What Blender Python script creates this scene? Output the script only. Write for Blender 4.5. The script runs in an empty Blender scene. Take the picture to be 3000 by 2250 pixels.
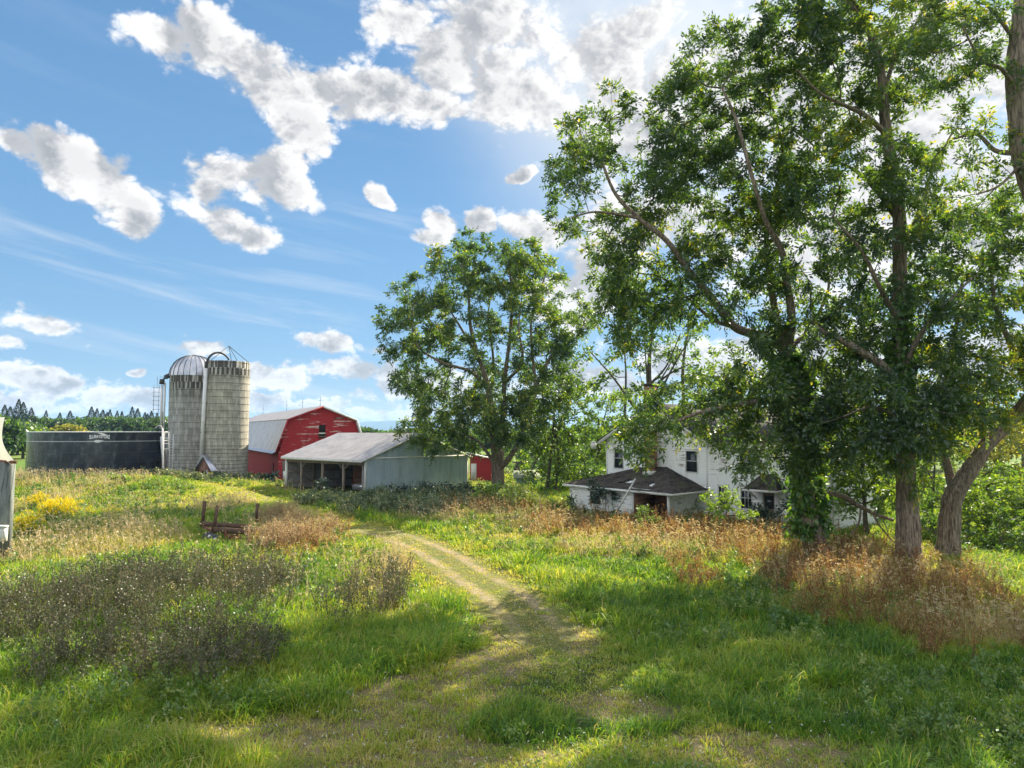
import bpy, math, random
import numpy as np
from mathutils import Vector, Matrix
random.seed(7)
rng = np.random.default_rng(11)
C = bpy.context.scene.collection
SC = bpy.context.scene
# ------------------------------------------------------------------ camera, world, sun
F = 2082.0; CH = 6.0; HOR = 1262.0
PITCH = math.atan((HOR-1125)/F)
cam = bpy.data.cameras.new('camera'); camo = bpy.data.objects.new('camera', cam); C.objects.link(camo)
cam.sensor_width = 36; cam.lens = 36*F/3000; cam.clip_end = 30000; cam.clip_start = .1
camo.location = (0, 0, CH); camo.rotation_euler = (math.pi/2+PITCH, 0, 0)
SC.camera = camo
SUN_AZ = math.radians(34); SUN_EL = math.radians(33)
SKY_STRENGTH = .0645
SUN_STRENGTH = 5.0
EXPOSURE = 1.38
SC.view_settings.view_transform = 'Standard'; SC.view_settings.look = 'None'
SC.view_settings.exposure = EXPOSURE; SC.view_settings.gamma = 1
SC.cycles.max_bounces = 8; SC.cycles.diffuse_bounces = 3; SC.cycles.glossy_bounces = 2
SC.cycles.transmission_bounces = 5; SC.cycles.transparent_max_bounces = 4
SC.cycles.caustics_reflective = False; SC.cycles.caustics_refractive = False
SC.cycles.use_denoising = True

def at(px, py, Y):
    u = (px-1500)/F; v = (1125-py)/F
    dy = math.cos(PITCH)-v*math.sin(PITCH); dz = math.sin(PITCH)+v*math.cos(PITCH)
    t = Y/dy
    return np.array([u*t, Y, CH+dz*t])
def at2(sx, sy, Y): return at(sx*3000/2212, sy*3000/2212, Y)
def gnd(px, py, z=0.):
    u = (px-1500)/F; v = (1125-py)/F
    dy = math.cos(PITCH)-v*math.sin(PITCH); dz = math.sin(PITCH)+v*math.cos(PITCH)
    t = (z-CH)/dz
    return np.array([u*t, dy*t, z])
def azel(px, py):
    d = at(px, py, 1.)-np.array([0, 0, CH])
    return math.atan2(d[0], d[1]), math.atan2(d[2], math.hypot(d[0], d[1]))

# ---- node helpers
class NT:
    def __init__(s, tree): s.t = tree; s.n = tree.nodes; s.l = tree.links
    def new(s, typ, **kw):
        n = s.n.new(typ)
        for k, v in kw.items(): setattr(n, k, v)
        return n
    def set(s, sock, v):
        if isinstance(v, bpy.types.NodeSocket): s.l.new(v, sock)
        else: sock.default_value = v
    def math(s, op, a, b=0., c=0., clamp=False):
        n = s.new('ShaderNodeMath', operation=op); n.use_clamp = clamp
        s.set(n.inputs[0], a); s.set(n.inputs[1], b); s.set(n.inputs[2], c); return n.outputs[0]
    def vmath(s, op, a, b=None, scale=None):
        n = s.new('ShaderNodeVectorMath', operation=op); s.set(n.inputs[0], a)
        if b is not None: s.set(n.inputs[1], b)
        if scale is not None: s.set(n.inputs['Scale'], scale)
        return n.outputs['Value'] if op in ('LENGTH', 'DOT_PRODUCT') else n.outputs[0]
    def noise(s, vec, scale, detail=4, rough=.55, lac=2., dist=0.):
        n = s.new('ShaderNodeTexNoise'); 
        if vec is not None: s.set(n.inputs['Vector'], vec)
        n.inputs['Scale'].default_value = scale; n.inputs['Detail'].default_value = detail
        n.inputs['Roughness'].default_value = rough; n.inputs['Lacunarity'].default_value = lac
        n.inputs['Distortion'].default_value = dist; return n.outputs[0]
    def rng(s, v, a, b, c=0., d=1., smooth=False):
        n = s.new('ShaderNodeMapRange'); n.interpolation_type = 'SMOOTHSTEP' if smooth else 'LINEAR'
        s.set(n.inputs[0], v)
        for i, q in enumerate((a, b, c, d)): s.set(n.inputs[i+1], q)
        return n.outputs[0]
    def mix(s, f, a, b, mode='MIX'):
        n = s.new('ShaderNodeMix', data_type='RGBA', blend_type=mode)
        s.set(n.inputs[0], f)
        for i, q in ((6, a), (7, b)):
            if isinstance(q, (tuple, list)): q = (*q[:3], 1)
            s.set(n.inputs[i], q)
        return n.outputs[2]
    def mapping(s, vec, scale=(1, 1, 1), loc=(0, 0, 0), rot=(0, 0, 0)):
        n = s.new('ShaderNodeMapping'); s.l.new(vec, n.inputs[0])
        n.inputs[1].default_value = loc; n.inputs[2].default_value = rot; n.inputs[3].default_value = scale
        return n.outputs[0]
    def ramp(s, f, stops):
        n = s.new('ShaderNodeValToRGB'); s.set(n.inputs[0], f); cr = n.color_ramp
        while len(cr.elements) < len(stops): cr.elements.new(.5)
        for e, (p, c) in zip(cr.elements, stops): e.position = p; e.color = (*c, 1)
        return n.outputs[0]
    def xyz(s, v): n = s.new('ShaderNodeSeparateXYZ'); s.l.new(v, n.inputs[0]); return n.outputs
    def comb(s, x, y, z):
        n = s.new('ShaderNodeCombineXYZ')
        for i, q in enumerate((x, y, z)): s.set(n.inputs[i], q)
        return n.outputs[0]

# ---- world: physical sky with a layer of broken cumulus
W = bpy.data.worlds.new('World'); SC.world = W; W.use_nodes = True
W.cycles.sampling_method = 'MANUAL'; W.cycles.sample_map_resolution = 1024
t = NT(W.node_tree); t.n.clear()
tc = t.new('ShaderNodeTexCoord').outputs['Generated']
sky = t.new('ShaderNodeTexSky', sky_type='NISHITA'); sky.sun_disc = False
sky.sun_elevation = SUN_EL; sky.sun_rotation = SUN_AZ; sky.altitude = 100
sky.air_density = 1.0; sky.dust_density = .35; sky.ozone_density = 2.2
X, Y, Z = t.xyz(tc)
az = t.math('ARCTAN2', X, Y); hyp = t.math('SQRT', t.math('ADD', t.math('MULTIPLY', X, X), t.math('MULTIPLY', Y, Y)))
el = t.math('ARCTAN2', Z, hyp)
# planar cloud-layer coordinates compress towards the horizon
lay = t.mapping(tc, (1, 1, 1.35))
warp = t.new('ShaderNodeTexNoise'); t.l.new(lay, warp.inputs[0]); warp.inputs['Scale'].default_value = 7.5; warp.inputs['Detail'].default_value = 4; warp.inputs['Roughness'].default_value = .6
wv = t.xyz(warp.outputs['Color'])
wa = t.math('MULTIPLY', t.math('SUBTRACT', wv[0], .5), .06); wb = t.math('MULTIPLY', t.math('SUBTRACT', wv[1], .5), .05)
p2 = t.comb(t.math('ADD', az, wa), t.math('ADD', el, wb), 0.)
CL = [ # px, py, rx, ry, rotation (deg, clockwise in the picture)
 (620, 110, 200, 120, 20), (760, 190, 220, 110, 25), (950, 270, 230, 110, 10), (1120, 260, 180, 100, 20),
 (1200, 60, 190, 120, 15), (1330, 150, 230, 140, 25), (1500, 250, 260, 150, 20), (900, 380, 120, 80, 40),
 (510, 125, 120, 80, 5), (1420, 60, 200, 90, 10), (1750, 150, 300, 170, 0), (1850, 350, 300, 170, 10), (1640, 330, 160, 90, 10),
 (1300, 310, 120, 60, -15), (180, 470, 170, 85, 30), (290, 520, 150, 85, 30), (400, 635, 100, 60, 35), (60, 430, 90, 50, 40),
 (720, 500, 200, 70, -8), (820, 560, 160, 70, 10), (610, 555, 58, 75, 50), (660, 650, 140, 60, 25), (740, 690, 90, 55, 10),
 (1120, 590, 60, 30, 30), (1290, 640, 75, 45, 30), (1400, 650, 60, 45, 20), (1270, 690, 50, 30, 10), (1520, 515, 40, 18, -15),
 (1600, 680, 130, 90, 20), (1750, 760, 160, 120, 20), (1700, 880, 180, 100, 0), (1850, 650, 200, 150, 0),
 (130, 950, 140, 38, 12), (30, 1000, 80, 30, 10), (590, 1005, 90, 26, 5), (390, 1082, 32, 16, 0), (960, 1010, 110, 38, 8), (1100, 1015, 40, 15, 0),
 (120, 1110, 240, 55, 8), (350, 1160, 190, 50, 14), (60, 1180, 200, 40, 0), (820, 1100, 150, 42, 6), (1050, 1090, 170, 50, 0), (780, 1170, 120, 32, 5),
 (1250, 1130, 200, 60, 0), (1150, 1215, 260, 30, 0), (900, 1190, 150, 22, 0), (1700, 1120, 260, 70, 0), (2300, 300, 420, 250, 0), (2700, 250, 420, 280, 0),
 (2450, 700, 500, 220, 0), (2900, 650, 380, 300, 0), (2300, 1050, 500, 110, 0), (2900, 1050, 400, 110, 0)]
G = None
for (cx, cy, rx, ry, ro) in CL:
    a0, e0 = azel(cx, cy); a1, _ = azel(cx+10, cy); _, e1 = azel(cx, cy-10)
    ka = abs(a1-a0)/10; ke = abs(e1-e0)/10
    m = t.new('ShaderNodeMapping', vector_type='TEXTURE'); t.l.new(p2, m.inputs[0])
    m.inputs[1].default_value = (a0, e0, 0); m.inputs[2].default_value = (0, 0, -math.radians(ro)); m.inputs[3].default_value = (rx*ka, ry*ke, 1)
    r = t.vmath('LENGTH', m.outputs[0])
    G = r if G is None else t.math('SMOOTH_MIN', G, r, .06)
# clouds outside the framed part of the sky
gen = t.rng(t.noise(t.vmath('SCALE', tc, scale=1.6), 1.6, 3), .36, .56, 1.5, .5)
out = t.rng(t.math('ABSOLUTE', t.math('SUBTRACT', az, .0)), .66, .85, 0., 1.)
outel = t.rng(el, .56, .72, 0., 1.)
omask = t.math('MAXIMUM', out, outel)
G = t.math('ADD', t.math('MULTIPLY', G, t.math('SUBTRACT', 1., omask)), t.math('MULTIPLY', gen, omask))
def billow(v, s0):
    acc = None
    for k, (sc, am) in enumerate(((1., .46), (2.15, .26), (4.7, .15), (10.1, .09), (21., .055))):
        q = t.math('MULTIPLY', t.math('ABSOLUTE', t.math('SUBTRACT', t.math('MULTIPLY', t.noise(t.vmath('ADD', v, (k*3.1, k*1.7, 0.)), s0*sc, 0), 2.), 1.)), am*2.1)
        acc = q if acc is None else t.math('ADD', acc, q)
    return acc
low = t.rng(el, .04, .30, 1., 0.)
det = t.math('ADD', t.math('MULTIPLY', billow(lay, 9.), t.math('SUBTRACT', 1., low)), t.math('MULTIPLY', billow(lay, 19.), low)); det2 = t.noise(lay, 5., 5, .6)
field = t.math('ADD', t.math('SUBTRACT', .92, G), t.math('ADD', t.math('MULTIPLY', t.math('SUBTRACT', det, .47), 1.15), t.math('MULTIPLY', t.math('SUBTRACT', det2, .5), .50)))
mask = t.rng(field, -.12, .34, 0., 1., True)
# self-shading: compare the puff height with the height a little way towards the sun
sd = (.012, .020, 0.)
sdv = t.vmath('SCALE', t.vmath('SUBTRACT', (math.cos(SUN_EL)*math.sin(SUN_AZ), math.cos(SUN_EL)*math.cos(SUN_AZ), math.sin(SUN_EL)), tc), scale=.030)
lay2 = t.vmath('ADD', lay, sdv)
dA = billow(lay, 9.); dB = billow(lay2, 9.)
dC = t.noise(lay, 5., 4, .5); dD = t.noise(t.vmath('ADD', lay, t.vmath('SCALE', sdv, scale=2.)), 5., 4, .5)
shade = t.rng(t.math('ADD', t.math('SUBTRACT', dA, dB), t.math('SUBTRACT', dC, dD)), -.22, .22, 0., 1.)
thick = t.rng(field, .10, 1.0, 0., 1., True)
sdir = (math.cos(SUN_EL)*math.sin(SUN_AZ), math.cos(SUN_EL)*math.cos(SUN_AZ), math.sin(SUN_EL))
cosd = t.vmath('DOT_PRODUCT', tc, sdir)
near = t.rng(cosd, .80, .97, 0., 1., True)
b = t.math('SUBTRACT', 1.0, t.math('MULTIPLY', thick, .24))
b = t.math('MULTIPLY', b, t.math('ADD', .66, t.math('MULTIPLY', shade, .52)))
b = t.math('ADD', b, t.math('MULTIPLY', near, .08))
b = t.math('MULTIPLY', b, t.math('ADD', 5.9, t.math('MULTIPLY', omask, 5.6)))  # unseen clouds outside the frame are brightened to add fill light
lowh = t.rng(el, .0, .22, 1., 0.)
ccol = t.mix(t.math('MULTIPLY', lowh, .5), (1.0, .99, .985), (.90, .95, 1.0))
ccol = t.mix(t.rng(b, 2.5, 5.2, .75, 0.), ccol, (.80, .87, .98))
cloud = t.vmath('SCALE', ccol, scale=b)
# thin high cirrus
cir = t.noise(t.comb(t.math('MULTIPLY', az, 2.6), t.math('MULTIPLY', t.math('ADD', el, t.math('MULTIPLY', az, .16)), 26.), 0.), 1., 5, .58, dist=.4)
cirm = t.math('MULTIPLY', t.rng(cir, .49, .76, 0., .5, True), t.rng(el, .18, .34, 1., .12))
veil = t.rng(t.vmath('LENGTH', t.vmath('SUBTRACT', t.comb(az, el, 0.), (*azel(1900, 20), 0.))), .08, .40, .85, 0., True)
cirm = t.math('MAXIMUM', cirm, t.math('MULTIPLY', veil, t.rng(det2, .3, .6, .4, 1.)))
clear = t.ramp(el, [(0., (.36, .58, .76)), (.10, (.27, .51, .77)), (.30, (.205, .435, .71)), (.60, (.145, .33, .60))])
glowd = t.rng(cosd, .86, 1.0, 0., .6, True)
clear = t.vmath('SCALE', clear, scale=5.25)
skyc = t.mix(.8, sky.outputs[0], clear)
skyc = t.mix(glowd, skyc, (5.0, 5.6, 6.2))
# the tint is that of very clear northern air
skyc = t.mix(1., skyc, (.90, 1.0, 1.08), 'MULTIPLY')
base = t.mix(cirm, skyc, t.vmath('SCALE', (.93, .97, 1.0), scale=6.0))
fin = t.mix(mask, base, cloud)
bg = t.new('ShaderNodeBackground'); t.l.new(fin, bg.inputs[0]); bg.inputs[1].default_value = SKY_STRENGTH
wo = t.new('ShaderNodeOutputWorld'); t.l.new(bg.outputs[0], wo.inputs[0])

sun = bpy.data.lights.new('sun', 'SUN'); suno = bpy.data.objects.new('sun', sun); C.objects.link(suno)
sun.energy = SUN_STRENGTH; sun.angle = math.radians(.6); sun.color = (1, .89, .69)
suno.rotation_euler = Vector(sdir).to_track_quat('Z', 'Y').to_euler()
suno.location = (40, 60, 60)

# ------------------------------------------------------------------ helpers
def tag(o, label=None, cat=None, group=None, kind=None):
    if label: o['label'] = label
    if cat: o['category'] = cat
    if group: o['group'] = group
    if kind: o['kind'] = kind
    return o
def thing(name, label, cat, loc=(0, 0, 0), group=None):
    o = bpy.data.objects.new(name, None); C.objects.link(o); o.location = [float(q) for q in loc]
    o.empty_display_size = .3
    o['root'] = [float(q) for q in loc]
    return tag(o, label, cat, group)
def mesh_np(name, V, Q=None, T=None, mat=None, parent=None, attrs=None, smooth=False, uv=None):
    V = np.asarray(V, dtype=np.float32).reshape(-1, 3).copy()
    root = np.zeros(3)
    if parent is not None: root = np.array(parent['root'])
    V -= root.astype(np.float32)
    me = bpy.data.meshes.new(name)
    Q = np.zeros((0, 4), int) if Q is None else np.asarray(Q).reshape(-1, 4)
    T = np.zeros((0, 3), int) if T is None else np.asarray(T).reshape(-1, 3)
    loops = np.concatenate([Q.ravel(), T.ravel()]).astype(np.int32)
    tot = np.concatenate([np.full(len(Q), 4), np.full(len(T), 3)]).astype(np.int32)
    start = np.concatenate([[0], np.cumsum(tot)[:-1]]).astype(np.int32)
    me.vertices.add(len(V)); me.vertices.foreach_set('co', V.ravel())
    me.loops.add(len(loops)); me.loops.foreach_set('vertex_index', loops)
    me.polygons.add(len(tot)); me.polygons.foreach_set('loop_start', start); me.polygons.foreach_set('loop_total', tot)
    if smooth: me.polygons.foreach_set('use_smooth', np.ones(len(tot), bool))
    for k, a in (attrs or {}).items():
        at_ = me.attributes.new(k, 'FLOAT', 'POINT'); at_.data.foreach_set('value', np.asarray(a, dtype=np.float32))
    if uv is not None:
        ul = me.uv_layers.new(name='UVMap'); ul.data.foreach_set('uv', np.asarray(uv, dtype=np.float32)[loops].ravel())
    me.update()
    if mat: me.materials.append(mat)
    o = bpy.data.objects.new(name, me); C.objects.link(o)
    if parent is not None: o.parent = parent; o['root'] = [float(q) for q in root]
    return o
class MB:
    def __init__(s): s.V = []; s.Q = []; s.T = []; s.uv = []
    def add(s, vs): i = len(s.V); s.V += [tuple(map(float, v)) for v in vs]; return i
    def quad(s, a, b, c, d): i = s.add([a, b, c, d]); s.Q.append((i, i+1, i+2, i+3))
    def tri(s, a, b, c): i = s.add([a, b, c]); s.T.append((i, i+1, i+2))
    def poly_prism(s, pts, ext):   # planar polygon (3-D points) pushed along vector ext
        n = len(pts); ext = np.array(ext); i = s.add(pts); j = s.add([np.array(p)+ext for p in pts])
        for k in range(n):
            k2 = (k+1) % n; s.Q.append((i+k, i+k2, j+k2, j+k))
        for k in range(1, n-1): s.T.append((i, i+k+1, i+k)); s.T.append((j, j+k, j+k+1))
    def box(s, o, u, v, w):        # corner + three edge vectors
        o, u, v, w = map(np.array, (o, u, v, w)); s.poly_prism([o, o+u, o+u+v, o+v], w)
    def bar(s, a, b, wd, ht, up=(0, 0, 1)):  # beam of section wd x ht centred on the line a-b
        a = np.array(a, float); b = np.array(b, float); d = b-a; L = np.linalg.norm(d); d = d/L
        up = np.array(up, float); sd = np.cross(d, up)
        if np.linalg.norm(sd) < 1e-3: sd = np.cross(d, (1., 0, 0))
        sd /= np.linalg.norm(sd); u2 = np.cross(sd, d)
        s.box(a-sd*wd/2-u2*ht/2, sd*wd, u2*ht, d*L)
    def tube(s, pts, rad, n=8, cap=True):
        pts = [np.array(p, float) for p in pts]
        if not hasattr(rad, '__len__'): rad = [rad]*len(pts)
        base = None; first = None
        ref = np.array((0.3, 0.2, .93))
        for k, p in enumerate(pts):
            d = pts[min(k+1, len(pts)-1)]-pts[max(k-1, 0)]; d = d/(np.linalg.norm(d)+1e-9)
            a = np.cross(d, ref)
            if np.linalg.norm(a) < .1: a = np.cross(d, (1., 0, 0))
            a /= np.linalg.norm(a); b = np.cross(d, a)
            i = s.add([p+rad[k]*(a*math.cos(2*math.pi*q/n)+b*math.sin(2*math.pi*q/n)) for q in range(n)])
            if base is not None:
                for q in range(n): s.Q.append((base+q, base+(q+1) % n, i+(q+1) % n, i+q))
            else: first = i
            base = i
        if cap:
            for st, flip in ((first, 1), (base, 0)):
                for q in range(1, n-1): s.T.append((st, st+q, st+q+1) if not flip else (st, st+q+1, st+q))
    def build(s, name, mat, parent=None, smooth=False, attrs=None):
        return mesh_np(name, s.V, s.Q, s.T, mat, parent, smooth=smooth, attrs=attrs)
def vnoise(x, y, seed=0):
    xi = np.floor(x).astype(np.int64); yi = np.floor(y).astype(np.int64); fx = x-xi; fy = y-yi
    def h(a, b):
        n = (a*374761393+b*668265263+seed*1442695041) & 0x7fffffff
        n = ((n ^ (n >> 13))*1274126177) & 0x7fffffff
        return ((n ^ (n >> 16)) & 0xffff)/65535.
    fx = fx*fx*(3-2*fx); fy = fy*fy*(3-2*fy)
    return (h(xi, yi)*(1-fx)+h(xi+1, yi)*fx)*(1-fy)+(h(xi, yi+1)*(1-fx)+h(xi+1, yi+1)*fx)*fy
def fbm(x, y, s, seed=0, o=4):
    r = 0; a = .5; t_ = 0
    for k in range(o):
        r = r+a*vnoise(x/s+17.3*k, y/s-9.1*k, seed+k); t_ += a; a *= .5; s = s/2.03
    return r/t_
def sstep(a, b, x): q = np.clip((x-a)/(b-a), 0, 1); return q*q*(3-2*q)

# ---- materials
MATS = {}
def mat(name):
    m = bpy.data.materials.new(name); m.use_nodes = True; n = NT(m.node_tree); n.n.clear()
    o = n.new('ShaderNodeOutputMaterial'); MATS[name] = m; return m, n, o
def pbsdf(n, o, col, rough=.7, metal=0., spec=.4, bump=None, bstr=.3, bdist=.02):
    p = n.new('ShaderNodeBsdfPrincipled'); 
    if isinstance(col, tuple): col = (*col[:3], 1)
    n.set(p.inputs['Base Color'], col); n.set(p.inputs['Roughness'], rough); n.set(p.inputs['Metallic'], metal)
    p.inputs['Specular IOR Level'].default_value = spec
    if bump is not None:
        bn = n.new('ShaderNodeBump'); bn.inputs['Strength'].default_value = bstr; bn.inputs['Distance'].default_value = bdist
        n.l.new(bump, bn.inputs['Height']); n.l.new(bn.outputs[0], p.inputs['Normal'])
    n.l.new(p.outputs[0], o.inputs[0]); return p
def ocoord(n): return n.new('ShaderNodeTexCoord').outputs['Object']
def simple(name, c1, c2, scale=3., rough=.7, metal=0., spec=.4, stretch=(1, 1, 1), bstr=.3, lo=.35, hi=.65, streak=None, sa=.6):
    m, n, o = mat(name); v = n.mapping(ocoord(n), stretch)
    f = n.noise(v, scale, 6, .6); f2 = n.noise(v, scale*9, 3, .6)
    ff = n.math('ADD', n.math('MULTIPLY', f, .7), n.math('MULTIPLY', f2, .3))
    col = n.mix(n.rng(ff, lo, hi), c1, c2)
    if streak: col = n.mix(n.rng(n.noise(n.mapping(ocoord(n), (2.4, 2.4, .35)), .9, 6, .65), .50, .70, 0, sa), col, streak)
    pbsdf(n, o, col, rough, metal, spec, bump=f2, bstr=bstr)
    return m
def leafmat(name, stops, trans=.45, gloss=.05, tboost=(1.25, 1.2, .55)):
    m, n, o = mat(name)
    a = n.new('ShaderNodeAttribute'); a.attribute_name = 'tint'
    col = n.ramp(a.outputs['Fac'], stops)
    d = n.new('ShaderNodeBsdfDiffuse'); n.l.new(col, d.inputs[0])
    tr = n.new('ShaderNodeBsdfTranslucent'); n.l.new(n.mix(1., col, tboost, 'MULTIPLY'), tr.inputs[0])
    mx = n.new('ShaderNodeMixShader'); mx.inputs[0].default_value = trans
    n.l.new(d.outputs[0], mx.inputs[1]); n.l.new(tr.outputs[0], mx.inputs[2])
    g = n.new('ShaderNodeBsdfGlossy'); g.inputs['Roughness'].default_value = .45; g.inputs[0].default_value = (.9, .95, 1, 1)
    m2 = n.new('ShaderNodeMixShader'); m2.inputs[0].default_value = gloss
    n.l.new(mx.outputs[0], m2.inputs[1]); n.l.new(g.outputs[0], m2.inputs[2]); n.l.new(m2.outputs[0], o.inputs[0])
    return m
M_locust = leafmat('locust leaves', [(0, (.022, .060, .026)), (.45, (.060, .130, .030)), (.8, (.17, .26, .032)), (.97, (.38, .34, .04))], .55, .06, (1.7, 1.55, .5))
M_wood = leafmat('woodland leaves', [(0, (.024, .062, .024)), (.5, (.080, .165, .030)), (1, (.25, .34, .04))], .55, .05, (1.6, 1.5, .5))
M_yellow = leafmat('turning leaves', [(0, (.12, .16, .03)), (.5, (.24, .26, .04)), (1, (.42, .34, .06))], .45, .04)
M_conifer = leafmat('conifer needles', [(0, (.018, .045, .030)), (1, (.045, .085, .045))], .12, .03)
M_darkbush = leafmat('dark shrub leaves', [(0, (.018, .042, .028)), (1, (.06, .105, .055))], .25, .08)
M_ivy = leafmat('vine leaves', [(0, (.05, .14, .03)), (.5, (.12, .26, .035)), (1, (.28, .40, .04))], .5, .07)
M_grass = leafmat('grass blades', [(0, (.040, .120, .026)), (.3, (.12, .27, .030)), (.6, (.29, .41, .045)), (.82, (.40, .44, .08)), (1, (.54, .48, .20))], .5, .025, (1.35, 1.25, .45))
M_dry = leafmat('dry grass', [(0, (.22, .21, .07)), (.5, (.44, .37, .17)), (1, (.64, .53, .34))], .42, .04, (1.15, 1.05, .8))
M_rust = leafmat('rust weeds', [(0, (.09, .050, .032)), (.3, (.24, .12, .06)), (.55, (.42, .25, .10)), (.75, (.30, .34, .09)), (1, (.58, .42, .23))], .45, .02, (1.15, 1.0, .7))
M_darkweed = leafmat('brown weeds', [(0, (.055, .045, .034)), (.35, (.11, .10, .062)), (.55, (.09, .135, .05)), (.8, (.17, .135, .09)), (1, (.24, .20, .13))], .3, .03, (1.1, 1.05, .8))
M_weed = leafmat('broad weeds', [(0, (.065, .15, .045)), (.5, (.15, .26, .055)), (1, (.34, .38, .09))], .45, .05)
M_greyweed = leafmat('grey green weeds', [(0, (.065, .11, .055)), (.5, (.14, .19, .09)), (1, (.30, .32, .16))], .35, .05)
M_gold = leafmat('goldenrod flowers', [(0, (.74, .56, .01)), (1, (.95, .80, .03))], .35, .02, (1, 1, .8))
M_bark = simple('locust bark', (.07, .052, .040), (.36, .285, .215), 2.2, .9, stretch=(7, 7, .8), bstr=1., lo=.40, hi=.60)
M_branch = simple('branch bark', (.05, .042, .032), (.17, .145, .105), 3., .9)
M_stem = simple('weed stems', (.10, .06, .03), (.20, .14, .07), 8., .9)

# ------------------------------------------------------------------ terrain
def zone_mask(blobs, x, y, seed, soft=.45, namp=.9):
    m_ = np.full(np.shape(x), -9.)
    for (px, py, rx, ry) in blobs:
        c_ = gnd(px, py); y0 = gnd(px, py+ry)[1]; y1 = gnd(px, max(py-ry, HOR+25))[1]; sy = max((y1-y0)/2, .4); sx = rx*c_[1]/F
        m_ = np.maximum(m_, 1-np.hypot((x-c_[0])/sx, (y-(y0+y1)/2)/sy))
    return sstep(-soft*.5, soft*.5, m_+namp*(fbm(x, y, 2.2, seed, 4)-.5))
Z_WORN = [(850, 2170, 560, 70), (1300, 2060, 260, 70), (1450, 1950, 150, 60), (1550, 1850, 160, 60), (2100, 2200, 600, 60), (1320, 2250, 500, 70), (1480, 1790, 120, 40), (1800, 2080, 160, 50)]
PATH = np.array([gnd(*q)[:2] for q in [(1660, 2010), (1620, 1920), (1570, 1840), (1500, 1765), (1400, 1700), (1275, 1625), (1150, 1575), (1010, 1538), (880, 1500), (760, 1468), (660, 1448), (560, 1438)]])
def catmull(P, k):
    P = np.array(P, float); out = []
    Q = np.vstack([2*P[0]-P[1], P, 2*P[-1]-P[-2]])
    for i in range(1, len(Q)-2):
        for s in np.linspace(0, 1, k, endpoint=False):
            out.append(.5*((2*Q[i])+(-Q[i-1]+Q[i+1])*s+(2*Q[i-1]-5*Q[i]+4*Q[i+1]-Q[i+2])*s*s+(-Q[i-1]+3*Q[i]-3*Q[i+1]+Q[i+2])*s**3))
    out.append(P[-1]); return np.array(out)
PS = catmull(PATH, 8)
def pathdist(x, y):
    d = np.full(np.shape(x), 1e9)
    for i in range(len(PS)-1):
        a, b = PS[i], PS[i+1]; ab = b-a; L = (ab**2).sum()
        tt = np.clip(((x-a[0])*ab[0]+(y-a[1])*ab[1])/L, 0, 1)
        d = np.minimum(d, np.hypot(x-a[0]-tt*ab[0], y-a[1]-tt*ab[1]))
    return d
def gauss(x, y, cx, cy, sx, sy, ang=0.):
    c, s = math.cos(ang), math.sin(ang); dx = (x-cx)*c+(y-cy)*s; dy = -(x-cx)*s+(y-cy)*c
    return np.exp(-.5*((dx/sx)**2+(dy/sy)**2))
def H(x, y):
    x = np.asarray(x, float); y = np.asarray(y, float)
    nearw = 1-sstep(90, 140, np.hypot(x, y))
    z = (fbm(x, y, 9, 3)-.5)*.55+(fbm(x, y, 2.2, 5, 3)-.5)*.30
    pd = pathdist(x, y)
    z = z*(.25+.75*sstep(1.2, 3.5, pd))
    z = z*sstep(0, 6, np.hypot(x-12, y-50)-2)*1. 
    z = z+1.45*gauss(x, y, -43, 68, 11, 7.5)+.55*gauss(x, y, -24, 44, 7, 6)+.5*gauss(x, y, -17, 30, 7, 8)
    z = z+.35*gauss(x, y, -9, 20, 5, 4)
    return z*nearw
def axis(half, step, n, far):
    a = np.arange(0, half, step); r = half*np.exp(np.linspace(0, math.log(far/half), n)); return np.concatenate([-r[::-1], -a[1:][::-1], a, r])
gx = axis(60, .45, 40, 9000); gy = np.concatenate([-np.exp(np.linspace(math.log(4000), math.log(12), 14)), np.arange(-8, 100, .5), 100*np.exp(np.linspace(0, math.log(95), 50))])
GX, GY = np.meshgrid(gx, gy)
GZ = H(GX, GY)
nx, ny = len(gx), len(gy)
idx = np.arange(nx*ny).reshape(ny, nx)
GW = None
GQ = np.stack([idx[:-1, :-1], idx[:-1, 1:], idx[1:, 1:], idx[1:, :-1]], -1).reshape(-1, 4)
m, n, o = mat('meadow ground'); v = ocoord(n)
f1 = n.noise(v, .25, 5, .6); f2 = n.noise(v, 3., 6, .65); f3 = n.noise(v, 24., 4, .6)
c = n.mix(n.rng(f1, .38, .62), (.045, .085, .022), (.12, .14, .035)); c = n.mix(n.rng(f2, .42, .68, 0, .8), c, (.10, .075, .035))
c = n.mix(n.rng(f3, .4, .7, 0, .5), c, (.03, .045, .015))
wa_ = n.new('ShaderNodeAttribute'); wa_.attribute_name = 'worn'; c = n.mix(n.math('MULTIPLY', wa_.outputs['Fac'], n.rng(f2, .35, .6, .3, 1.)), c, n.mix(n.rng(f3, .35, .65), (.15, .11, .06), (.30, .24, .14)))
ln = n.vmath('LENGTH', v); farf = n.rng(ln, 90, 160)
fc = n.mix(n.rng(n.noise(v, .012, 4), .4, .6), (.11, .19, .035), (.20, .24, .06))
pbsdf(n, o, n.mix(farf, c, fc), .95, spec=.1, bump=f3, bstr=.6, bdist=.06)
g = mesh_np('ground', np.stack([GX, GY, GZ], -1).reshape(-1, 3), GQ, None, m, smooth=True, attrs={'worn': zone_mask(Z_WORN, GX, GY, 32, .5, 1.3).ravel()*(GY.ravel() > 0)}); tag(g, kind='structure')
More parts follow.
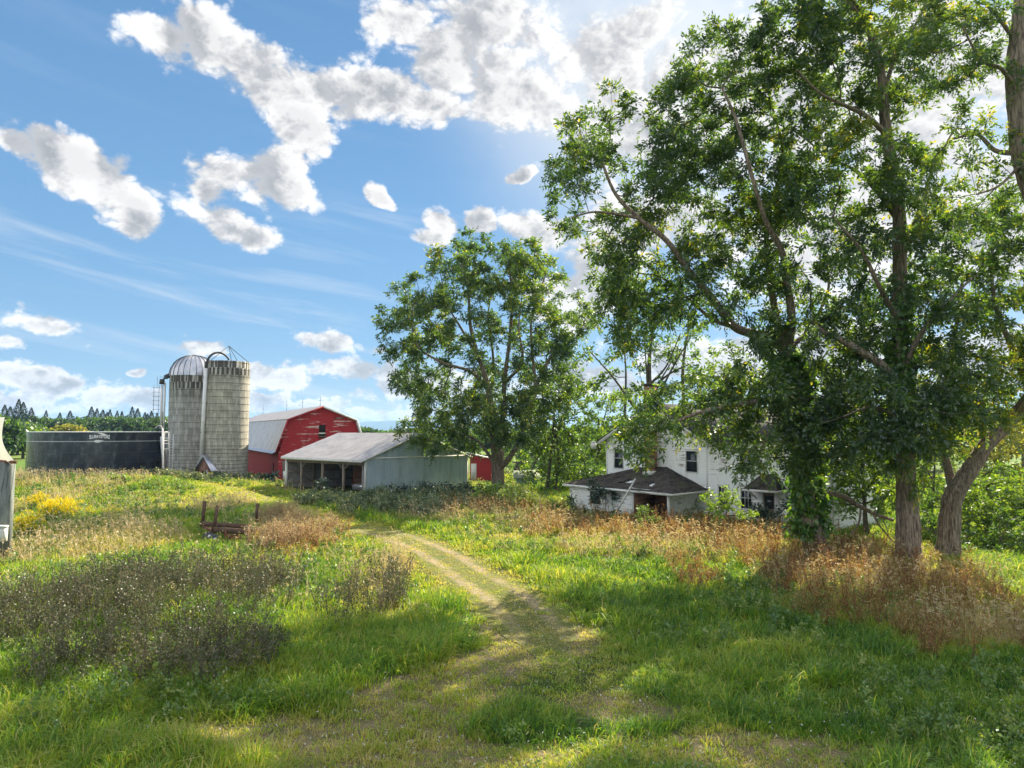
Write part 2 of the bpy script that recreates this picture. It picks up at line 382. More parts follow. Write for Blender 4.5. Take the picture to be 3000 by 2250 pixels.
# the farm track: a draped sheet with two worn ruts
rows = []; n_ac = 17; Lsum = np.concatenate([[0], np.cumsum(np.hypot(*np.diff(PS, axis=0).T))])
pv = []; puv = []
for i, p in enumerate(PS):
    d = PS[min(i+1, len(PS)-1)]-PS[max(i-1, 0)]; d = d/np.linalg.norm(d); nr = np.array([d[1], -d[0]])
    for j in range(n_ac):
        a = (j/(n_ac-1)-.5)*2; wd = 1.5*min(1., .04+.17*max(0., p[1]-PS[0][1]))
        wob = .35*(float(fbm(np.array(Lsum[i]), np.array(a*3), 1.3, 9, 3))-.5)*abs(a)
        q = p+nr*(a*wd+wob*2); pv.append((q[0], q[1], 0)); puv.append((a*wd, Lsum[i]))
pv = np.array(pv)
def refine(vals): return vals
pv[:, 2] = H(pv[:, 0], pv[:, 1])
# keep the sheet just above the (coarser) ground grid
def ground_interp(x, y):
    ix = np.clip(np.searchsorted(gx, x)-1, 0, nx-2); iy = np.clip(np.searchsorted(gy, y)-1, 0, ny-2)
    fx = (x-gx[ix])/(gx[ix+1]-gx[ix]); fy = (y-gy[iy])/(gy[iy+1]-gy[iy])
    return (GZ[iy, ix]*(1-fx)+GZ[iy, ix+1]*fx)*(1-fy)+(GZ[iy+1, ix]*(1-fx)+GZ[iy+1, ix+1]*fx)*fy
pv[:, 2] = ground_interp(pv[:, 0], pv[:, 1])+.02
idx = np.arange(len(pv)).reshape(-1, n_ac)
PQ = np.stack([idx[:-1, :-1], idx[:-1, 1:], idx[1:, 1:], idx[1:, :-1]], -1).reshape(-1, 4)
m, n, o = mat('track earth'); v = ocoord(n); uvn = n.new('ShaderNodeUVMap').outputs[0]; ux = n.xyz(uvn)
au = n.math('ABSOLUTE', ux[0]); w1 = n.noise(v, .9, 4, .6); w2 = n.noise(v, 7., 5, .65); w3 = n.noise(v, 40., 4, .6)
rut = n.math('ABSOLUTE', n.math('SUBTRACT', au, n.math('ADD', .72, n.math('MULTIPLY', n.math('SUBTRACT', w1, .5), .5))))
rm = n.rng(n.math('ADD', rut, n.math('MULTIPLY', n.math('SUBTRACT', w2, .5), .7)), .10, .42, 1., 0., True)
dirt = n.mix(n.rng(w2, .35, .65), (.24, .18, .11), (.46, .37, .25)); dirt = n.mix(n.rng(w3, .5, .72, 0, .6), dirt, (.12, .09, .055))
gr = n.mix(n.rng(w2, .38, .62), (.09, .13, .028), (.22, .22, .07)); gr = n.mix(n.rng(w3, .42, .62, 0, .7), gr, (.06, .075, .022)); gr = n.mix(n.rng(w1, .48, .68, 0, .4), gr, (.22, .15, .07))
yy = n.xyz(v)[1]; win = n.math('MULTIPLY', n.rng(yy, 20, 27, .25, .9), n.rng(yy, 38, 46, 1., 0.))
rm = n.math('MULTIPLY', n.math('MULTIPLY', rm, win), n.rng(n.noise(v, .6, 4, .6), .36, .54, .35, 1.)); gr = n.mix(n.rng(yy, 40, 52, 0, .8), gr, n.mix(n.rng(w2, .35, .65), (.17, .22, .05), (.36, .34, .13)))
pbsdf(n, o, n.mix(rm, gr, dirt), .95, spec=.1, bump=w3, bstr=.7, bdist=.04)
tk = mesh_np('farm_track', pv, PQ[:, ::-1], None, m, smooth=True, uv=np.array(puv)); tag(tk, kind='structure')

# mountains, far away
mx_ = np.linspace(-8200, 7200, 500)
def ridge(x):
    prof = 60+40*fbm(x, x*0, 1500, 21, 5)+20*fbm(x, x*0, 330, 4, 4)
    return prof+125*np.exp(-.5*((x+1640)/500)**2)+95*np.exp(-.5*((x+800)/620)**2)+60*np.exp(-.5*((x+4800)/800)**2)
mv = []; 
for k, (yy, hh) in enumerate(((8600, 0), (8800, .45), (9000, .8), (9200, 1.), (9900, .3), (10600, 0))):
    r_ = ridge(mx_)*.56*hh*(1+.12*(fbm(mx_, mx_*0+yy, 160, 8, 3)-.5)*(k not in (0, 5)))
    mv.append(np.stack([mx_, np.full_like(mx_, yy), r_-8], -1))
mv = np.concatenate(mv); idx = np.arange(len(mv)).reshape(-1, len(mx_))
MQ = np.stack([idx[:-1, :-1], idx[:-1, 1:], idx[1:, 1:], idx[1:, :-1]], -1).reshape(-1, 4)
m = simple('forested mountain', (.03, .06, .04), (.06, .09, .05), .004, 1., spec=0.)
tag(mesh_np('mountains', mv, MQ, None, m, smooth=True), kind='structure')

# ------------------------------------------------------------------ building materials
M_conc = None
def stave_mat(name, warm, dark_top, ztop, bond):
    m, n, o = mat(name); uvn = n.new('ShaderNodeUVMap').outputs[0]; v = ocoord(n); ux = n.xyz(uvn)
    br = n.new('ShaderNodeTexBrick'); n.l.new(uvn, br.inputs['Vector']); br.offset = bond; br.squash = 1
    br.inputs['Color1'].default_value = (0, 0, 0, 1); br.inputs['Color2'].default_value = (1, 1, 1, 1); br.inputs['Mortar'].default_value = (.5, .5, .5, 1)
    br.inputs['Scale'].default_value = 1; br.inputs['Mortar Size'].default_value = .012; br.inputs['Mortar Smooth'].default_value = .3
    br.inputs['Brick Width'].default_value = .30; br.inputs['Row Height'].default_value = .80
    base = n.mix(n.rng(n.xyz(br.outputs['Color'])[0], .0, 1.), warm[0], warm[1])
    f = n.noise(n.mapping(v, (3, 3, .35)), 1.2, 6, .65); c = n.mix(n.rng(f, .42, .66, 0, .75), base, warm[2])
    f2 = n.noise(v, 1.1, 4, .6); c = n.mix(n.rng(f2, .5, .72, 0, .45), c, (.16, .17, .11))
    # the two top courses: staves stripped alternately, pale and almost black
    row = n.math('FLOOR', n.math('DIVIDE', n.math('SUBTRACT', ztop, ux[1]), .80))
    top = n.math('LESS_THAN', n.math('SUBTRACT', ztop, ux[1]), 1.6)
    wn = n.new('ShaderNodeTexWhiteNoise', noise_dimensions='2D')
    n.l.new(n.comb(n.math('FLOOR', n.math('ADD', n.math('DIVIDE', ux[0], .23), n.math('MULTIPLY', row, .5))), row, 0.), wn.inputs['Vector'])
    alt = n.math('MODULO', n.math('ABSOLUTE', n.math('FLOOR', n.math('ADD', n.math('DIVIDE', ux[0], .26), n.math('MULTIPLY', row, 1.)))), 2.)
    altc = n.mix(n.math('GREATER_THAN', n.math('ADD', n.math('MULTIPLY', alt, .38), n.math('MULTIPLY', wn.outputs[0], .8)), .62), (.055, .05, .045), (.66, .65, .61))
    c = n.mix(n.math('MULTIPLY', top, .85), c, altc)
    below = n.math('MULTIPLY', n.rng(n.math('SUBTRACT', ztop, ux[1]), 1.6, dark_top, 1., 0.), n.rng(f, .35, .6))
    c = n.mix(n.math('MULTIPLY', below, .75), c, (.07, .065, .05))
    c = n.mix(n.math('MULTIPLY', br.outputs['Fac'], .55), c, (.08, .075, .06))
    pbsdf(n, o, c, .92, spec=.2, bump=br.outputs['Fac'], bstr=-.6 if False else .5, bdist=-.02)
    return m
def peel_mat(name, paint, paint2, under, amt=.56, scale=1., dirt=(.10, .09, .07)):
    # paint on horizontal boards, flaking in streaks along the boards (Z up, streaks follow X and Y)
    m, n, o = mat(name); v = ocoord(n)
    f = n.noise(n.mapping(v, (.55, .55, 7.)), 1.0*scale, 6, .62); g_ = n.noise(v, .45*scale, 4, .6); h = n.noise(n.mapping(v, (1.2, 1.2, 9)), 3.2*scale, 5, .6)
    c = n.mix(n.rng(h, .35, .65), paint, paint2)
    pk = n.math('ADD', n.math('MULTIPLY', f, .6), n.math('MULTIPLY', g_, .4))
    c = n.mix(n.rng(pk, amt, amt+.035), c, under)
    c = n.mix(n.rng(n.noise(n.mapping(v, (2, 2, .6)), 1.5, 5, .6), .54, .75, 0, .5), c, dirt)
    pbsdf(n, o, c, .75, spec=.3, bump=h, bstr=.25, bdist=.01); return m
M_barn = peel_mat('barn red boards', (.46, .035, .042), (.30, .020, .026), (.60, .44, .41), .555, .8, (.14, .02, .02))
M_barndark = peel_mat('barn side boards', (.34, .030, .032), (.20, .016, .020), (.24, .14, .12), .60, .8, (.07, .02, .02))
M_clap = peel_mat('white clapboard', (.88, .88, .85), (.80, .80, .76), (.34, .30, .25), .56, 1.4, (.46, .44, .36))
M_clapworn = peel_mat('worn white boards', (.86, .86, .83), (.74, .74, .70), (.34, .30, .25), .535, 1.7, (.44, .42, .34))
M_trim = simple('white trim', (.76, .76, .73), (.56, .55, .50), 2.5, .6)
M_roofmetal = simple('grey steel roofing', (.42, .41, .42), (.60, .59, .59), 1.2, .45, .55, .5, (1, 1, .3), streak=(.26, .20, .16), sa=.55)
M_rooffaded = simple('weathered steel roofing', (.32, .30, .31), (.48, .46, .46), .9, .55, .35, .5, streak=(.30, .24, .20), sa=.55)
M_bluemetal = simple('blue grey steel siding', (.31, .40, .46), (.47, .56, .62), 1.0, .5, .3, .5, (1, 1, .4), streak=(.20, .22, .22), sa=.5)
M_innermetal = simple('old galvanised sheet', (.30, .29, .28), (.46, .44, .42), 2., .6, .3)
M_oldwood = simple('weathered timber', (.12, .095, .07), (.28, .24, .19), 3., .9, stretch=(3, 3, 1))
M_brownwood = simple('brown planks', (.13, .06, .04), (.32, .18, .12), 1.6, .9, stretch=(.5, .5, 5))
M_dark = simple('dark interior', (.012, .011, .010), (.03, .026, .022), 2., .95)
M_whitepipe = simple('white painted pipe', (.78, .78, .78), (.60, .60, .60), 1.2, .4)
M_galv = simple('galvanised steel', (.42, .43, .47), (.62, .62, .66), 1.5, .35, .7)
M_rusty = simple('rusted steel', (.10, .035, .018), (.24, .10, .05), 4., .85)
M_iron = simple('dark iron', (.03, .03, .032), (.08, .075, .07), 5., .6, .4)
M_glass_m, n, o = mat('dusty window glass'); pbsdf(n, o, (.03, .038, .045), .12, spec=.6); M_glass = M_glass_m
# brick
m, n, o = mat('chimney brick'); v = ocoord(n); sx = n.xyz(v)
br = n.new('ShaderNodeTexBrick'); n.l.new(n.comb(n.math('ADD', sx[0], sx[1]), sx[2], 0.), br.inputs['Vector'])
br.inputs['Color1'].default_value = (.30, .075, .04, 1); br.inputs['Color2'].default_value = (.42, .14, .08, 1); br.inputs['Mortar'].default_value = (.50, .44, .38, 1)
br.inputs['Scale'].default_value = 1; br.inputs['Brick Width'].default_value = .27; br.inputs['Row Height'].default_value = .13; br.inputs['Mortar Size'].default_value = .016
pbsdf(n, o, n.mix(n.rng(n.noise(v, 3, 4), .5, .75, 0, .5), br.outputs['Color'], (.18, .08, .05)), .9, bump=br.outputs['Fac'], bstr=-.5); M_brick = m
# mossy shingles
m, n, o = mat('mossy shingle roof'); v = ocoord(n); sx = n.xyz(v)
f = n.noise(v, 2.2, 7, .68); f2 = n.noise(v, 9, 5, .7); f3 = n.noise(v, .7, 3)
c = n.mix(n.rng(f, .38, .62), (.035, .030, .027), (.105, .09, .078)); c = n.mix(n.rng(f3, .5, .68, 0, .6), c, (.075, .082, .035))
lines = n.math('LESS_THAN', n.math('FRACT', n.math('MULTIPLY', sx[2], 12.)), .22)
c = n.mix(n.math('MULTIPLY', lines, .45), c, (.015, .013, .012))
c = n.mix(n.rng(f2, .66, .70), c, (.30, .28, .25))
pbsdf(n, o, c, .95, spec=.15, bump=f2, bstr=1., bdist=.05); M_shingle = m

def nrm(v): v = np.array(v, float); return v/np.linalg.norm(v)
UP = np.array((0., 0., 1.))
def lap_wall(mb, p0, u, n_, outline, z0, z1, pitch=.14, proud=.04, holes=()):
    """horizontal lapped boards: p0 origin, u along the wall, n_ outward"""
    z = z0
    while z < z1-1e-4:
        zt = min(z+pitch, z1); l, r = outline((z+zt)/2); segs = [(l, r)] if r > l else []
        for (h0, h1, b0, b1) in holes:
            if b0 < (z+zt)/2 < b1:
                ns = []
                for a, b_ in segs:
                    if h1 <= a or h0 >= b_: ns.append((a, b_)); continue
                    if h0 > a: ns.append((a, h0))
                    if h1 < b_: ns.append((h1, b_))
                segs = ns
        for a, b_ in segs:
            A = p0+u*a; B = p0+u*b_
            mb.quad(A+UP*z+n_*proud, B+UP*z+n_*proud, B+UP*(zt+.012)+n_*.002, A+UP*(zt+.012)+n_*.002)
            mb.quad(A+UP*z, B+UP*z, B+UP*z+n_*proud, A+UP*z+n_*proud)
        z = zt
def corr(mb, p0, u, v, n_, S, b0, b1, pitch=.15, amp=.022, nper=4):
    """ribbed sheet: u across the ribs over length S, v along them between b0(s) and b1(s)"""
    k = int(S/pitch*nper); ss = np.linspace(0, S, k+1); prev = None
    for i, s_ in enumerate(ss):
        o_ = amp*(1 if (i % nper) in (1, 2) else 0)
        a = p0+u*s_+v*b0(s_)+n_*o_; b_ = p0+u*s_+v*b1(s_)+n_*o_
        j = mb.add([a, b_])
        if prev is not None: mb.Q.append((prev, j, j+1, prev+1))
        prev = j
def window(parent, p0, u, n_, s0, s1, z0, z1, name='window', mullions=(1, 1), trim=.10, trimmat=None, root=None, glass=True):
    f = MB(); d = n_*.06
    A = p0+u*s0; B = p0+u*s1; t_ = trim
    f.box(A-u*t_+UP*(z0-t_*.6)-n_*.04, u*(s1-s0+2*t_), UP*t_*.6, n_*.12)
    f.box(A-u*t_+UP*z1-n_*.04, u*(s1-s0+2*t_), UP*t_, n_*.09)
    f.box(A-u*t_+UP*z0-n_*.04, u*t_, UP*(z1-z0), n_*.08); f.box(B+UP*z0-n_*.04, u*t_, UP*(z1-z0), n_*.08)
    for k in range(1, mullions[0]+1): f.box(A+u*((s1-s0)*k/(mullions[0]+1)-.015)+UP*z0-n_*.02, u*.03, UP*(z1-z0), n_*.03)
    for k in range(1, mullions[1]+1): f.box(A+UP*(z0+(z1-z0)*k/(mullions[1]+1)-.02)-n_*.022, u*(s1-s0), UP*.04, n_*.04)
    fo = f.build(name, trimmat or M_trim, parent)
    g_ = MB(); g_.box(A+UP*z0-n_*.07, u*(s1-s0), UP*(z1-z0), n_*.02); g_.build('pane', M_glass if glass else M_dark, fo)  # unglazed openings: near-black sheet, the shade inside put into its colour
    return fo
def cyl_wall(c_, R, z0, z1, n_=64, wob=0.):
    a = np.linspace(0, 2*math.pi, n_+1); V = []; uv = []
    zs = np.linspace(z0, z1, 12)
    for z in zs:
        for k in a: V.append((c_[0]+R*math.cos(k), c_[1]+R*math.sin(k), z)); uv.append((k*R, z))
    idx = np.arange(len(V)).reshape(len(zs), n_+1)
    Q = np.stack([idx[:-1, :-1], idx[:-1, 1:], idx[1:, 1:], idx[1:, :-1]], -1).reshape(-1, 4)
    return V, Q, uv
def ring(mb, c_, R, z, r=.02, n_=48, seg=5):
    base = len(mb.V)
    for k in range(n_):
        a = 2*math.pi*k/n_
        for q in range(seg):
            b_ = 2*math.pi*q/seg; rr = R+r*math.cos(b_); mb.V.append((c_[0]+rr*math.cos(a), c_[1]+rr*math.sin(a), z+r*math.sin(b_)))
    for k in range(n_):
        k2 = (k+1) % n_
        for q in range(seg): q2 = (q+1) % seg; mb.Q.append((base+k*seg+q, base+k2*seg+q, base+k2*seg+q2, base+k*seg+q2))
def pole_arc(c_, R, ang, z): return np.array((c_[0]+R*math.cos(ang), c_[1]+R*math.sin(ang), z))

# ------------------------------------------------------------------ silos
def dir_to_cam(c_): return math.atan2(-c_[1], -c_[0])
# right silo: open top
c1 = np.array((-33.55, 83.5)); R1 = 2.52; zt1 = 14.05
s1 = thing('concrete_silo', 'tall open-topped concrete stave silo with roof rods and white pipe, beside the red barn', 'silo', (*c1, 0), 'two concrete silos')
V, Q, uv = cyl_wall(c1, R1, -.3, zt1)
Vi, Qi, uvi = cyl_wall(c1, R1-.12, 9., zt1)
off = len(V); Qc = [(off-65+k, off-65+k+1, off+len(Vi)-65+k+1, off+len(Vi)-65+k) for k in range(64)]
mesh_np('wall', V+Vi, list(map(tuple, Q))+[tuple(q[::-1]+off) for q in Qi]+Qc, None, stave_mat('warm stave concrete', ((.37, .345, .29), (.55, .52, .44), (.27, .255, .22)), 2.4, zt1, .5), s1, uv=uv+uvi)
zz = .5
while zz < zt1:
    h_ = MB(); ring(h_, c1, R1+.02, zz, .018); h_.build('hoop', M_iron, s1); zz += .42 if zz < 4 else .80
tp = MB(); apex = np.array((c1[0]+.1, c1[1], zt1+1.95))
for k in range(5):
    q = pole_arc(c1, R1-.05, .5+k*2*math.pi/5, zt1); tp.tube([q, apex], .035, 5)
tp.build('top_rods', M_iron, s1)
fa = dir_to_cam(c1)-.95
foot = pole_arc(c1, R1+.34, fa-.16, 1.9); topp = pole_arc(c1, R1+.30, fa, zt1-.9)
fp = MB(); fp.tube([foot, topp], .21, 12); fp.build('fill_pipe', M_whitepipe, s1, True)
el_ = MB(); fp2 = MB()
inw = nrm((*(c1-topp[:2]), 0)); gp = []
for k in range(13):
    a = math.pi*k/12*.80; gp.append(topp+UP*(.0+1.95*math.sin(a)**.9)+inw*(1.65*(1-math.cos(a))))
el_.tube([topp-UP*.5, topp], .17, 10); el_.tube(gp, [.13]*6+[.12]*4+[.11, .10, .10], 10); el_.build('gooseneck_spout', M_iron, s1, True)
for z_ in (3.1, 5.8, 9.2, 12.1):
    p_ = foot+(topp-foot)*((z_-foot[2])/(topp[2]-foot[2])); b_ = MB(); b_.bar(p_-inw*.28, p_+inw*.5, .05, .09); b_.build('pipe_clamp', M_iron, s1)
# left silo: domed
c2 = np.array((-39.75, 88.5)); R2 = 2.72; zt2 = 12.75
s2_ = thing('concrete_silo', 'grey concrete stave silo under a ribbed silver dome with a caged ladder on its left', 'silo', (*c2, 0), 'two concrete silos')
V, Q, uv = cyl_wall(c2, R2, -.3, zt2)
mesh_np('wall', V, Q, None, stave_mat('grey stave concrete', ((.33, .33, .305), (.52, .52, .50), (.25, .25, .225)), 3.4, zt2, .37), s2_, uv=uv)
zz = .4
while zz < zt2-.2:
    h_ = MB(); ring(h_, c2, R2+.02, zz, .016); h_.build('hoop', M_iron, s2_); zz += .42 if zz < 4.5 else .8
dm = MB(); nd = 72; prof = [(R2*1.02*math.cos(a)**.9 if a < 1.5 else .12, zt2+2.62*math.sin(a)) for a in np.linspace(0, 1.5, 14)]
prev = None
for (r_, z_) in prof:
    i = dm.add([(c2[0]+(r_+(.03 if k % 3 == 0 else 0))*math.cos(2*math.pi*k/nd), c2[1]+(r_+(.03 if k % 3 == 0 else 0))*math.sin(2*math.pi*k/nd), z_) for k in range(nd)])
    if prev is not None:
        for k in range(nd): dm.Q.append((prev+k, prev+(k+1) % nd, i+(k+1) % nd, i+k))
    prev = i
for k in range(1, nd-1): dm.T.append((prev, prev+k, prev+k+1))
dome = dm.build('dome', M_galv, s2_)
for k in range(24):
    rb = MB(); a = 2*math.pi*k*3/nd; rb.tube([(c2[0]+(r_+.05)*math.cos(a), c2[1]+(r_+.05)*math.sin(a), z_+.02) for (r_, z_) in prof], .028, 4); rb.build('rib', M_iron, dome)
cp_ = MB(); cp_.tube([(*c2, zt2+2.5), (*c2, zt2+2.72)], [.42, .30], 12); cp_.build('vent_cap', M_iron, dome)
dtc = dir_to_cam(c2); la = dtc-1.62
tang = np.array((math.cos(la+math.pi/2), math.sin(la+math.pi/2), 0)); outv = np.array((math.cos(la), math.sin(la), 0))
ck = MB(); base_ = pole_arc(c2, R2+.35, la, 0)
ch_ = MB()
for dx, z0, z1, r_ in ((.55, 6.2, 11.6, .14), (.15, 5.4, 11.9, .11)):
    ch_.tube([base_+outv*dx*.8+UP*z0, base_+outv*dx*.8+UP*z1], r_, 8)
ch_.build('chute', M_whitepipe, s2_, True)
lp = MB(); lp.tube([base_+outv*.35+UP*5.3, base_+UP*.3+outv*-.1-tang*.3], .17, 8); lp.build('lower_chute', M_whitepipe, s2_, True)
hd = MB(); hd.tube([base_+outv*.5+UP*11.7, base_+outv*.45+UP*12.2, base_+outv*.1+UP*12.6, base_-outv*.5+UP*12.9], [.30, .32, .30, .28], 8); hd.build('chute_hood', M_iron, s2_, True)
ld = MB(); L0 = base_+outv*1.05; tv = outv
for dx in (-.28, .28): ld.tube([L0+tv*dx+UP*4.6, L0+tv*dx+UP*11.6], .025, 5)
for k in range(13): ld.tube([L0-tv*.42+UP*(4.9+k*.53), L0+tv*.42+UP*(4.9+k*.53)], .022, 4)
ld.tube([L0-tv*.05+UP*11.2, L0-tv*.05+UP*12.6], .02, 4); ld.tube([L0-tv*.35+UP*12.6, base_+UP*12.6], .02, 4)
ladder = ld.build('ladder', M_iron, s2_)
# gabled feed room between the silos
fr0 = at(598, 1398, 80.8); fr0[2] = 0
fr = thing('feed_room', 'small gabled brown and grey feed room wedged between the feet of the two silos', 'shed', fr0)
w_, h_, d_ = .95, 1.75, 1.8
fb = MB(); u = nrm((.93, -.36, 0)); v_ = nrm((.36, .93, 0)); 
fb.poly_prism([fr0-u*w_, fr0+u*w_, fr0+u*w_+UP*h_, fr0+UP*(h_+1.25), fr0-u*w_+UP*h_], v_*d_); fb.build('wall', M_brownwood, fr)
rf = MB()
for sg in (-1, 1): rf.poly_prism([fr0+UP*(h_+1.42)-v_*.3, fr0+u*sg*(w_+.35)+UP*(h_-.35)-v_*.3, fr0+u*sg*(w_+.35)+UP*(h_-.25)-v_*.3, fr0+UP*(h_+1.52)-v_*.3], v_*(d_+.4))
rf.build('roof', M_galv, fr)
dd = MB(); dd.box(fr0-u*.3-v_*.03, u*.6, UP*1.45, v_*.02); dd.build('door', M_dark, fr)
wp = MB(); wp.bar(fr0+u*.75-v_*.15, fr0+u*.55-v_*.15+UP*1.6, .12, .05); wp.build('door_post', M_trim, fr)
au_ = MB(); au_.tube([fr0-u*.9+UP*1.6-v_*.2, fr0-u*3.1+UP*1.72-v_*.2], .06, 6); au_.build('auger_rod', M_iron, fr)

# ------------------------------------------------------------------ slurry tank
ct = np.array((-51., 88.6)); RT = 7.75; ztk = 5.85
tk_ = thing('steel_tank', 'wide round navy-black panel tank with white rim lines and a white arched emblem', 'tank', (*ct, 0))
m, n, o = mat('glass fused navy panels'); uvn = n.new('ShaderNodeUVMap').outputs[0]
br = n.new('ShaderNodeTexBrick'); n.l.new(uvn, br.inputs['Vector']); br.offset = .5
br.inputs['Color1'].default_value = (.010, .016, .030, 1); br.inputs['Color2'].default_value = (.020, .030, .045, 1); br.inputs['Mortar'].default_value = (.10, .12, .14, 1)
br.inputs['Scale'].default_value = 1; br.inputs['Brick Width'].default_value = 2.7; br.inputs['Row Height'].default_value = 1.17; br.inputs['Mortar Size'].default_value = .02
f = n.noise(n.mapping(ocoord(n), (1, 1, .5)), 1.4, 5, .6)
pbsdf(n, o, n.mix(n.rng(f, .46, .70, 0, .8), br.outputs['Color'], (.085, .10, .105)), n.rng(f, .3, .7, .12, .32), spec=.6)
V, Q, uv = cyl_wall(ct, RT, -.2, ztk, 96)
mesh_np('wall', V, Q, None, m, tk_, uv=uv, smooth=True)
for z_, r_ in ((ztk, .06), (ztk-1.07, .035)):
    h_ = MB(); ring(h_, ct, RT+.02, z_, r_, 96); h_.build('rim' if z_ == ztk else 'band', M_whitepipe, tk_)
for z_ in (3.55, 2.35, 1.2):
    h_ = MB(); ring(h_, ct, RT+.01, z_, .02, 96); h_.build('stiffener', M_iron, tk_)
# emblem: arched lettering between two leaf-shaped strokes, lying on the curved wall
pxa = at(292, 1280, 82.); ea = math.atan2(pxa[1]-ct[1], pxa[0]-ct[0])
def on_tank(a_m, z_, o_=.03): 
    a = ea+a_m/RT; return (ct[0]+(RT+o_)*math.cos(a), ct[1]+(RT+o_)*math.sin(a), z_)
M_sign, n, o = mat('white emblem paint'); pbsdf(n, o, (.82, .82, .80), .5)
cu = bpy.data.curves.new('t', 'FONT'); cu.body = 'SLURRYSTORE'; cu.size = .62; cu.align_x = 'CENTER'; cu.offset = .022
to = bpy.data.objects.new('t', cu); C.objects.link(to); bpy.context.view_layer.update()
tm = to.to_mesh(); zc = ztk-.60
tv_ = []; xs_ = [v.co.x for v in tm.vertices]; sc_ = 2.05/(max(xs_)-min(xs_))
for v in tm.vertices:
    x = v.co.x*sc_; y = v.co.y; k = 1-(x/1.15)**2; tv_.append(on_tank(x, zc-.20+y*(.62+.34*(1-k)+.12)+.13*k, .035))
Tt = [];
tm.calc_loop_triangles(); Tt = [tuple(l.vertices) for l in tm.loop_triangles]
to.to_mesh_clear(); bpy.data.objects.remove(to); bpy.data.curves.remove(cu)
mesh_np('lettering', tv_, None, Tt, M_sign, tk_)
def leafstroke(pts_top, pts_bot):
    b_ = MB()
    for i in range(len(pts_top)-1): b_.quad(on_tank(*pts_bot[i]), on_tank(*pts_bot[i+1]), on_tank(*pts_top[i+1]), on_tank(*pts_top[i]))
    return b_
L_ = np.linspace(0, 1, 9)
lo_ = leafstroke([(-.62+1.05*q, zc-.46+.26*math.sin(math.pi*q)*(1-.9*q)+.10*q*q) for q in L_], [(-.62+1.05*q, zc-.46-.17*math.sin(math.pi*q**.9)+.10*q*q) for q in L_])
lo_.build('emblem_stroke', M_sign, tk_)
hi_ = leafstroke([(-.28+1.0*q, zc+.50-.02*q+.07*math.sin(math.pi*q)-.20*q*q) for q in L_], [(-.28+1.0*q, zc+.48-.25*math.sin(math.pi*q**1.8)-.20*q*q) for q in L_])
hi_.build('emblem_stroke', M_sign, tk_)
# ladder cage at the tank's right
lc = at(484, 1400, 82.6); lc[2] = 0; lk = MB()
for dx in (-.25, .25): lk.tube([lc+np.array((dx, 0, 3.7)), lc+np.array((dx, 0, 5.9))], .03, 4)
for k in range(4): lk.tube([lc+np.array((-.3, 0, 3.9+k*.62)), lc+np.array((.3, 0, 3.9+k*.62))], .03, 4)
lk.build('ladder_cage', M_whitepipe, tk_)
# tall load-out pipe on the tank
lc2 = at(478, 1410, 82.2); lc2[2] = 0
fp = thing('fill_pipe_stand', 'thin white standpipe with a short arm on top, between black tank and domed silo', 'pipe', lc2)
b_ = MB(); b_.tube([lc2, lc2+np.array((-.28, 0, 6.3))], .09, 8); b_.build('pole', M_whitepipe, fp)
b_ = MB(); b_.tube([lc2+np.array((-.28, 0, 6.25)), lc2+np.array((-.45, 0, 6.55)), lc2+np.array((-.75, 0, 6.6)), lc2+np.array((-1.1, 0, 6.3))], .06, 6); b_.build('arm', M_whitepipe, fp)
b_ = MB(); b_.tube([lc2+np.array((0, -.1, .75)), lc2+np.array((-2.6, -.1, .55))], .06, 6); b_.build('ground_pipe', M_whitepipe, fp)
# leaning perforated ladder
lb = at(496, 1402, 84.2); lb[2] = 0
t_ = thing('ladder', 'old white ladder leaning on the domed silo next to the black tank', 'ladder', lb)
for dx in (-.13, .28):
    b_ = MB(); b_.tube([lb+np.array((dx+.05, 0, 0)), lb+np.array((dx-.12, .35, 5.6))], .035, 5); b_.build('rail', M_whitepipe, t_)
for k in range(17):
    q = (k+1)/18; b_ = MB(); b_.tube([lb+np.array((-.08-.17*q, .35*q, 5.6*q)), lb+np.array((.33-.17*q, .35*q, 5.6*q))], .02, 4); b_.build('rung', M_whitepipe, t_)

# ------------------------------------------------------------------ red barn (gambrel roof)
P = np.array((-22.9, 86., 0.)); gu = nrm((.886, .464, 0)); gl = nrm((-.464, .886, 0)); nf = -gl; LB = 49.
barn = thing('red_barn', 'long red wooden barn with peeling gable, gambrel metal roof and open hayloft window', 'barn', P)
zP, sB, zB, sE, zE = 8.95, 4.0, 7.36, 5.45, 3.35
def gable_out(z):
    if z > zB: k = sB*(zP-z)/(zP-zB)
    elif z > zE: k = sB+(5.05-sB)*(zB-z)/(zB-zE)
    else: k = 5.05
    return (-k, k)
b_ = MB(); lap_wall(b_, P, gu, nf, gable_out, -.2, zP-.05, .23, .035, holes=[(-.42, .38, 5.05, 6.75), (1.45, 2.6, 7.3, 7.55), (-4.6, -3.9, .6, 2.5), (-2.6, -1.2, -.2, 1.2)])
w0 = b_.build('gable_wall', M_barn, barn)
b_ = MB(); b_.poly_prism([P+gl*.12+gu*s_+UP*z_ for s_, z_ in ((-5, -.2), (5, -.2), (5, zE), (sB-.05, zB-.1), (0, zP-.15), (-sB+.05, zB-.1), (-5, zE))], gl*.1); b_.build('backing_wall', M_dark, barn)  # near-black sheet behind the openings, painted as the shade inside
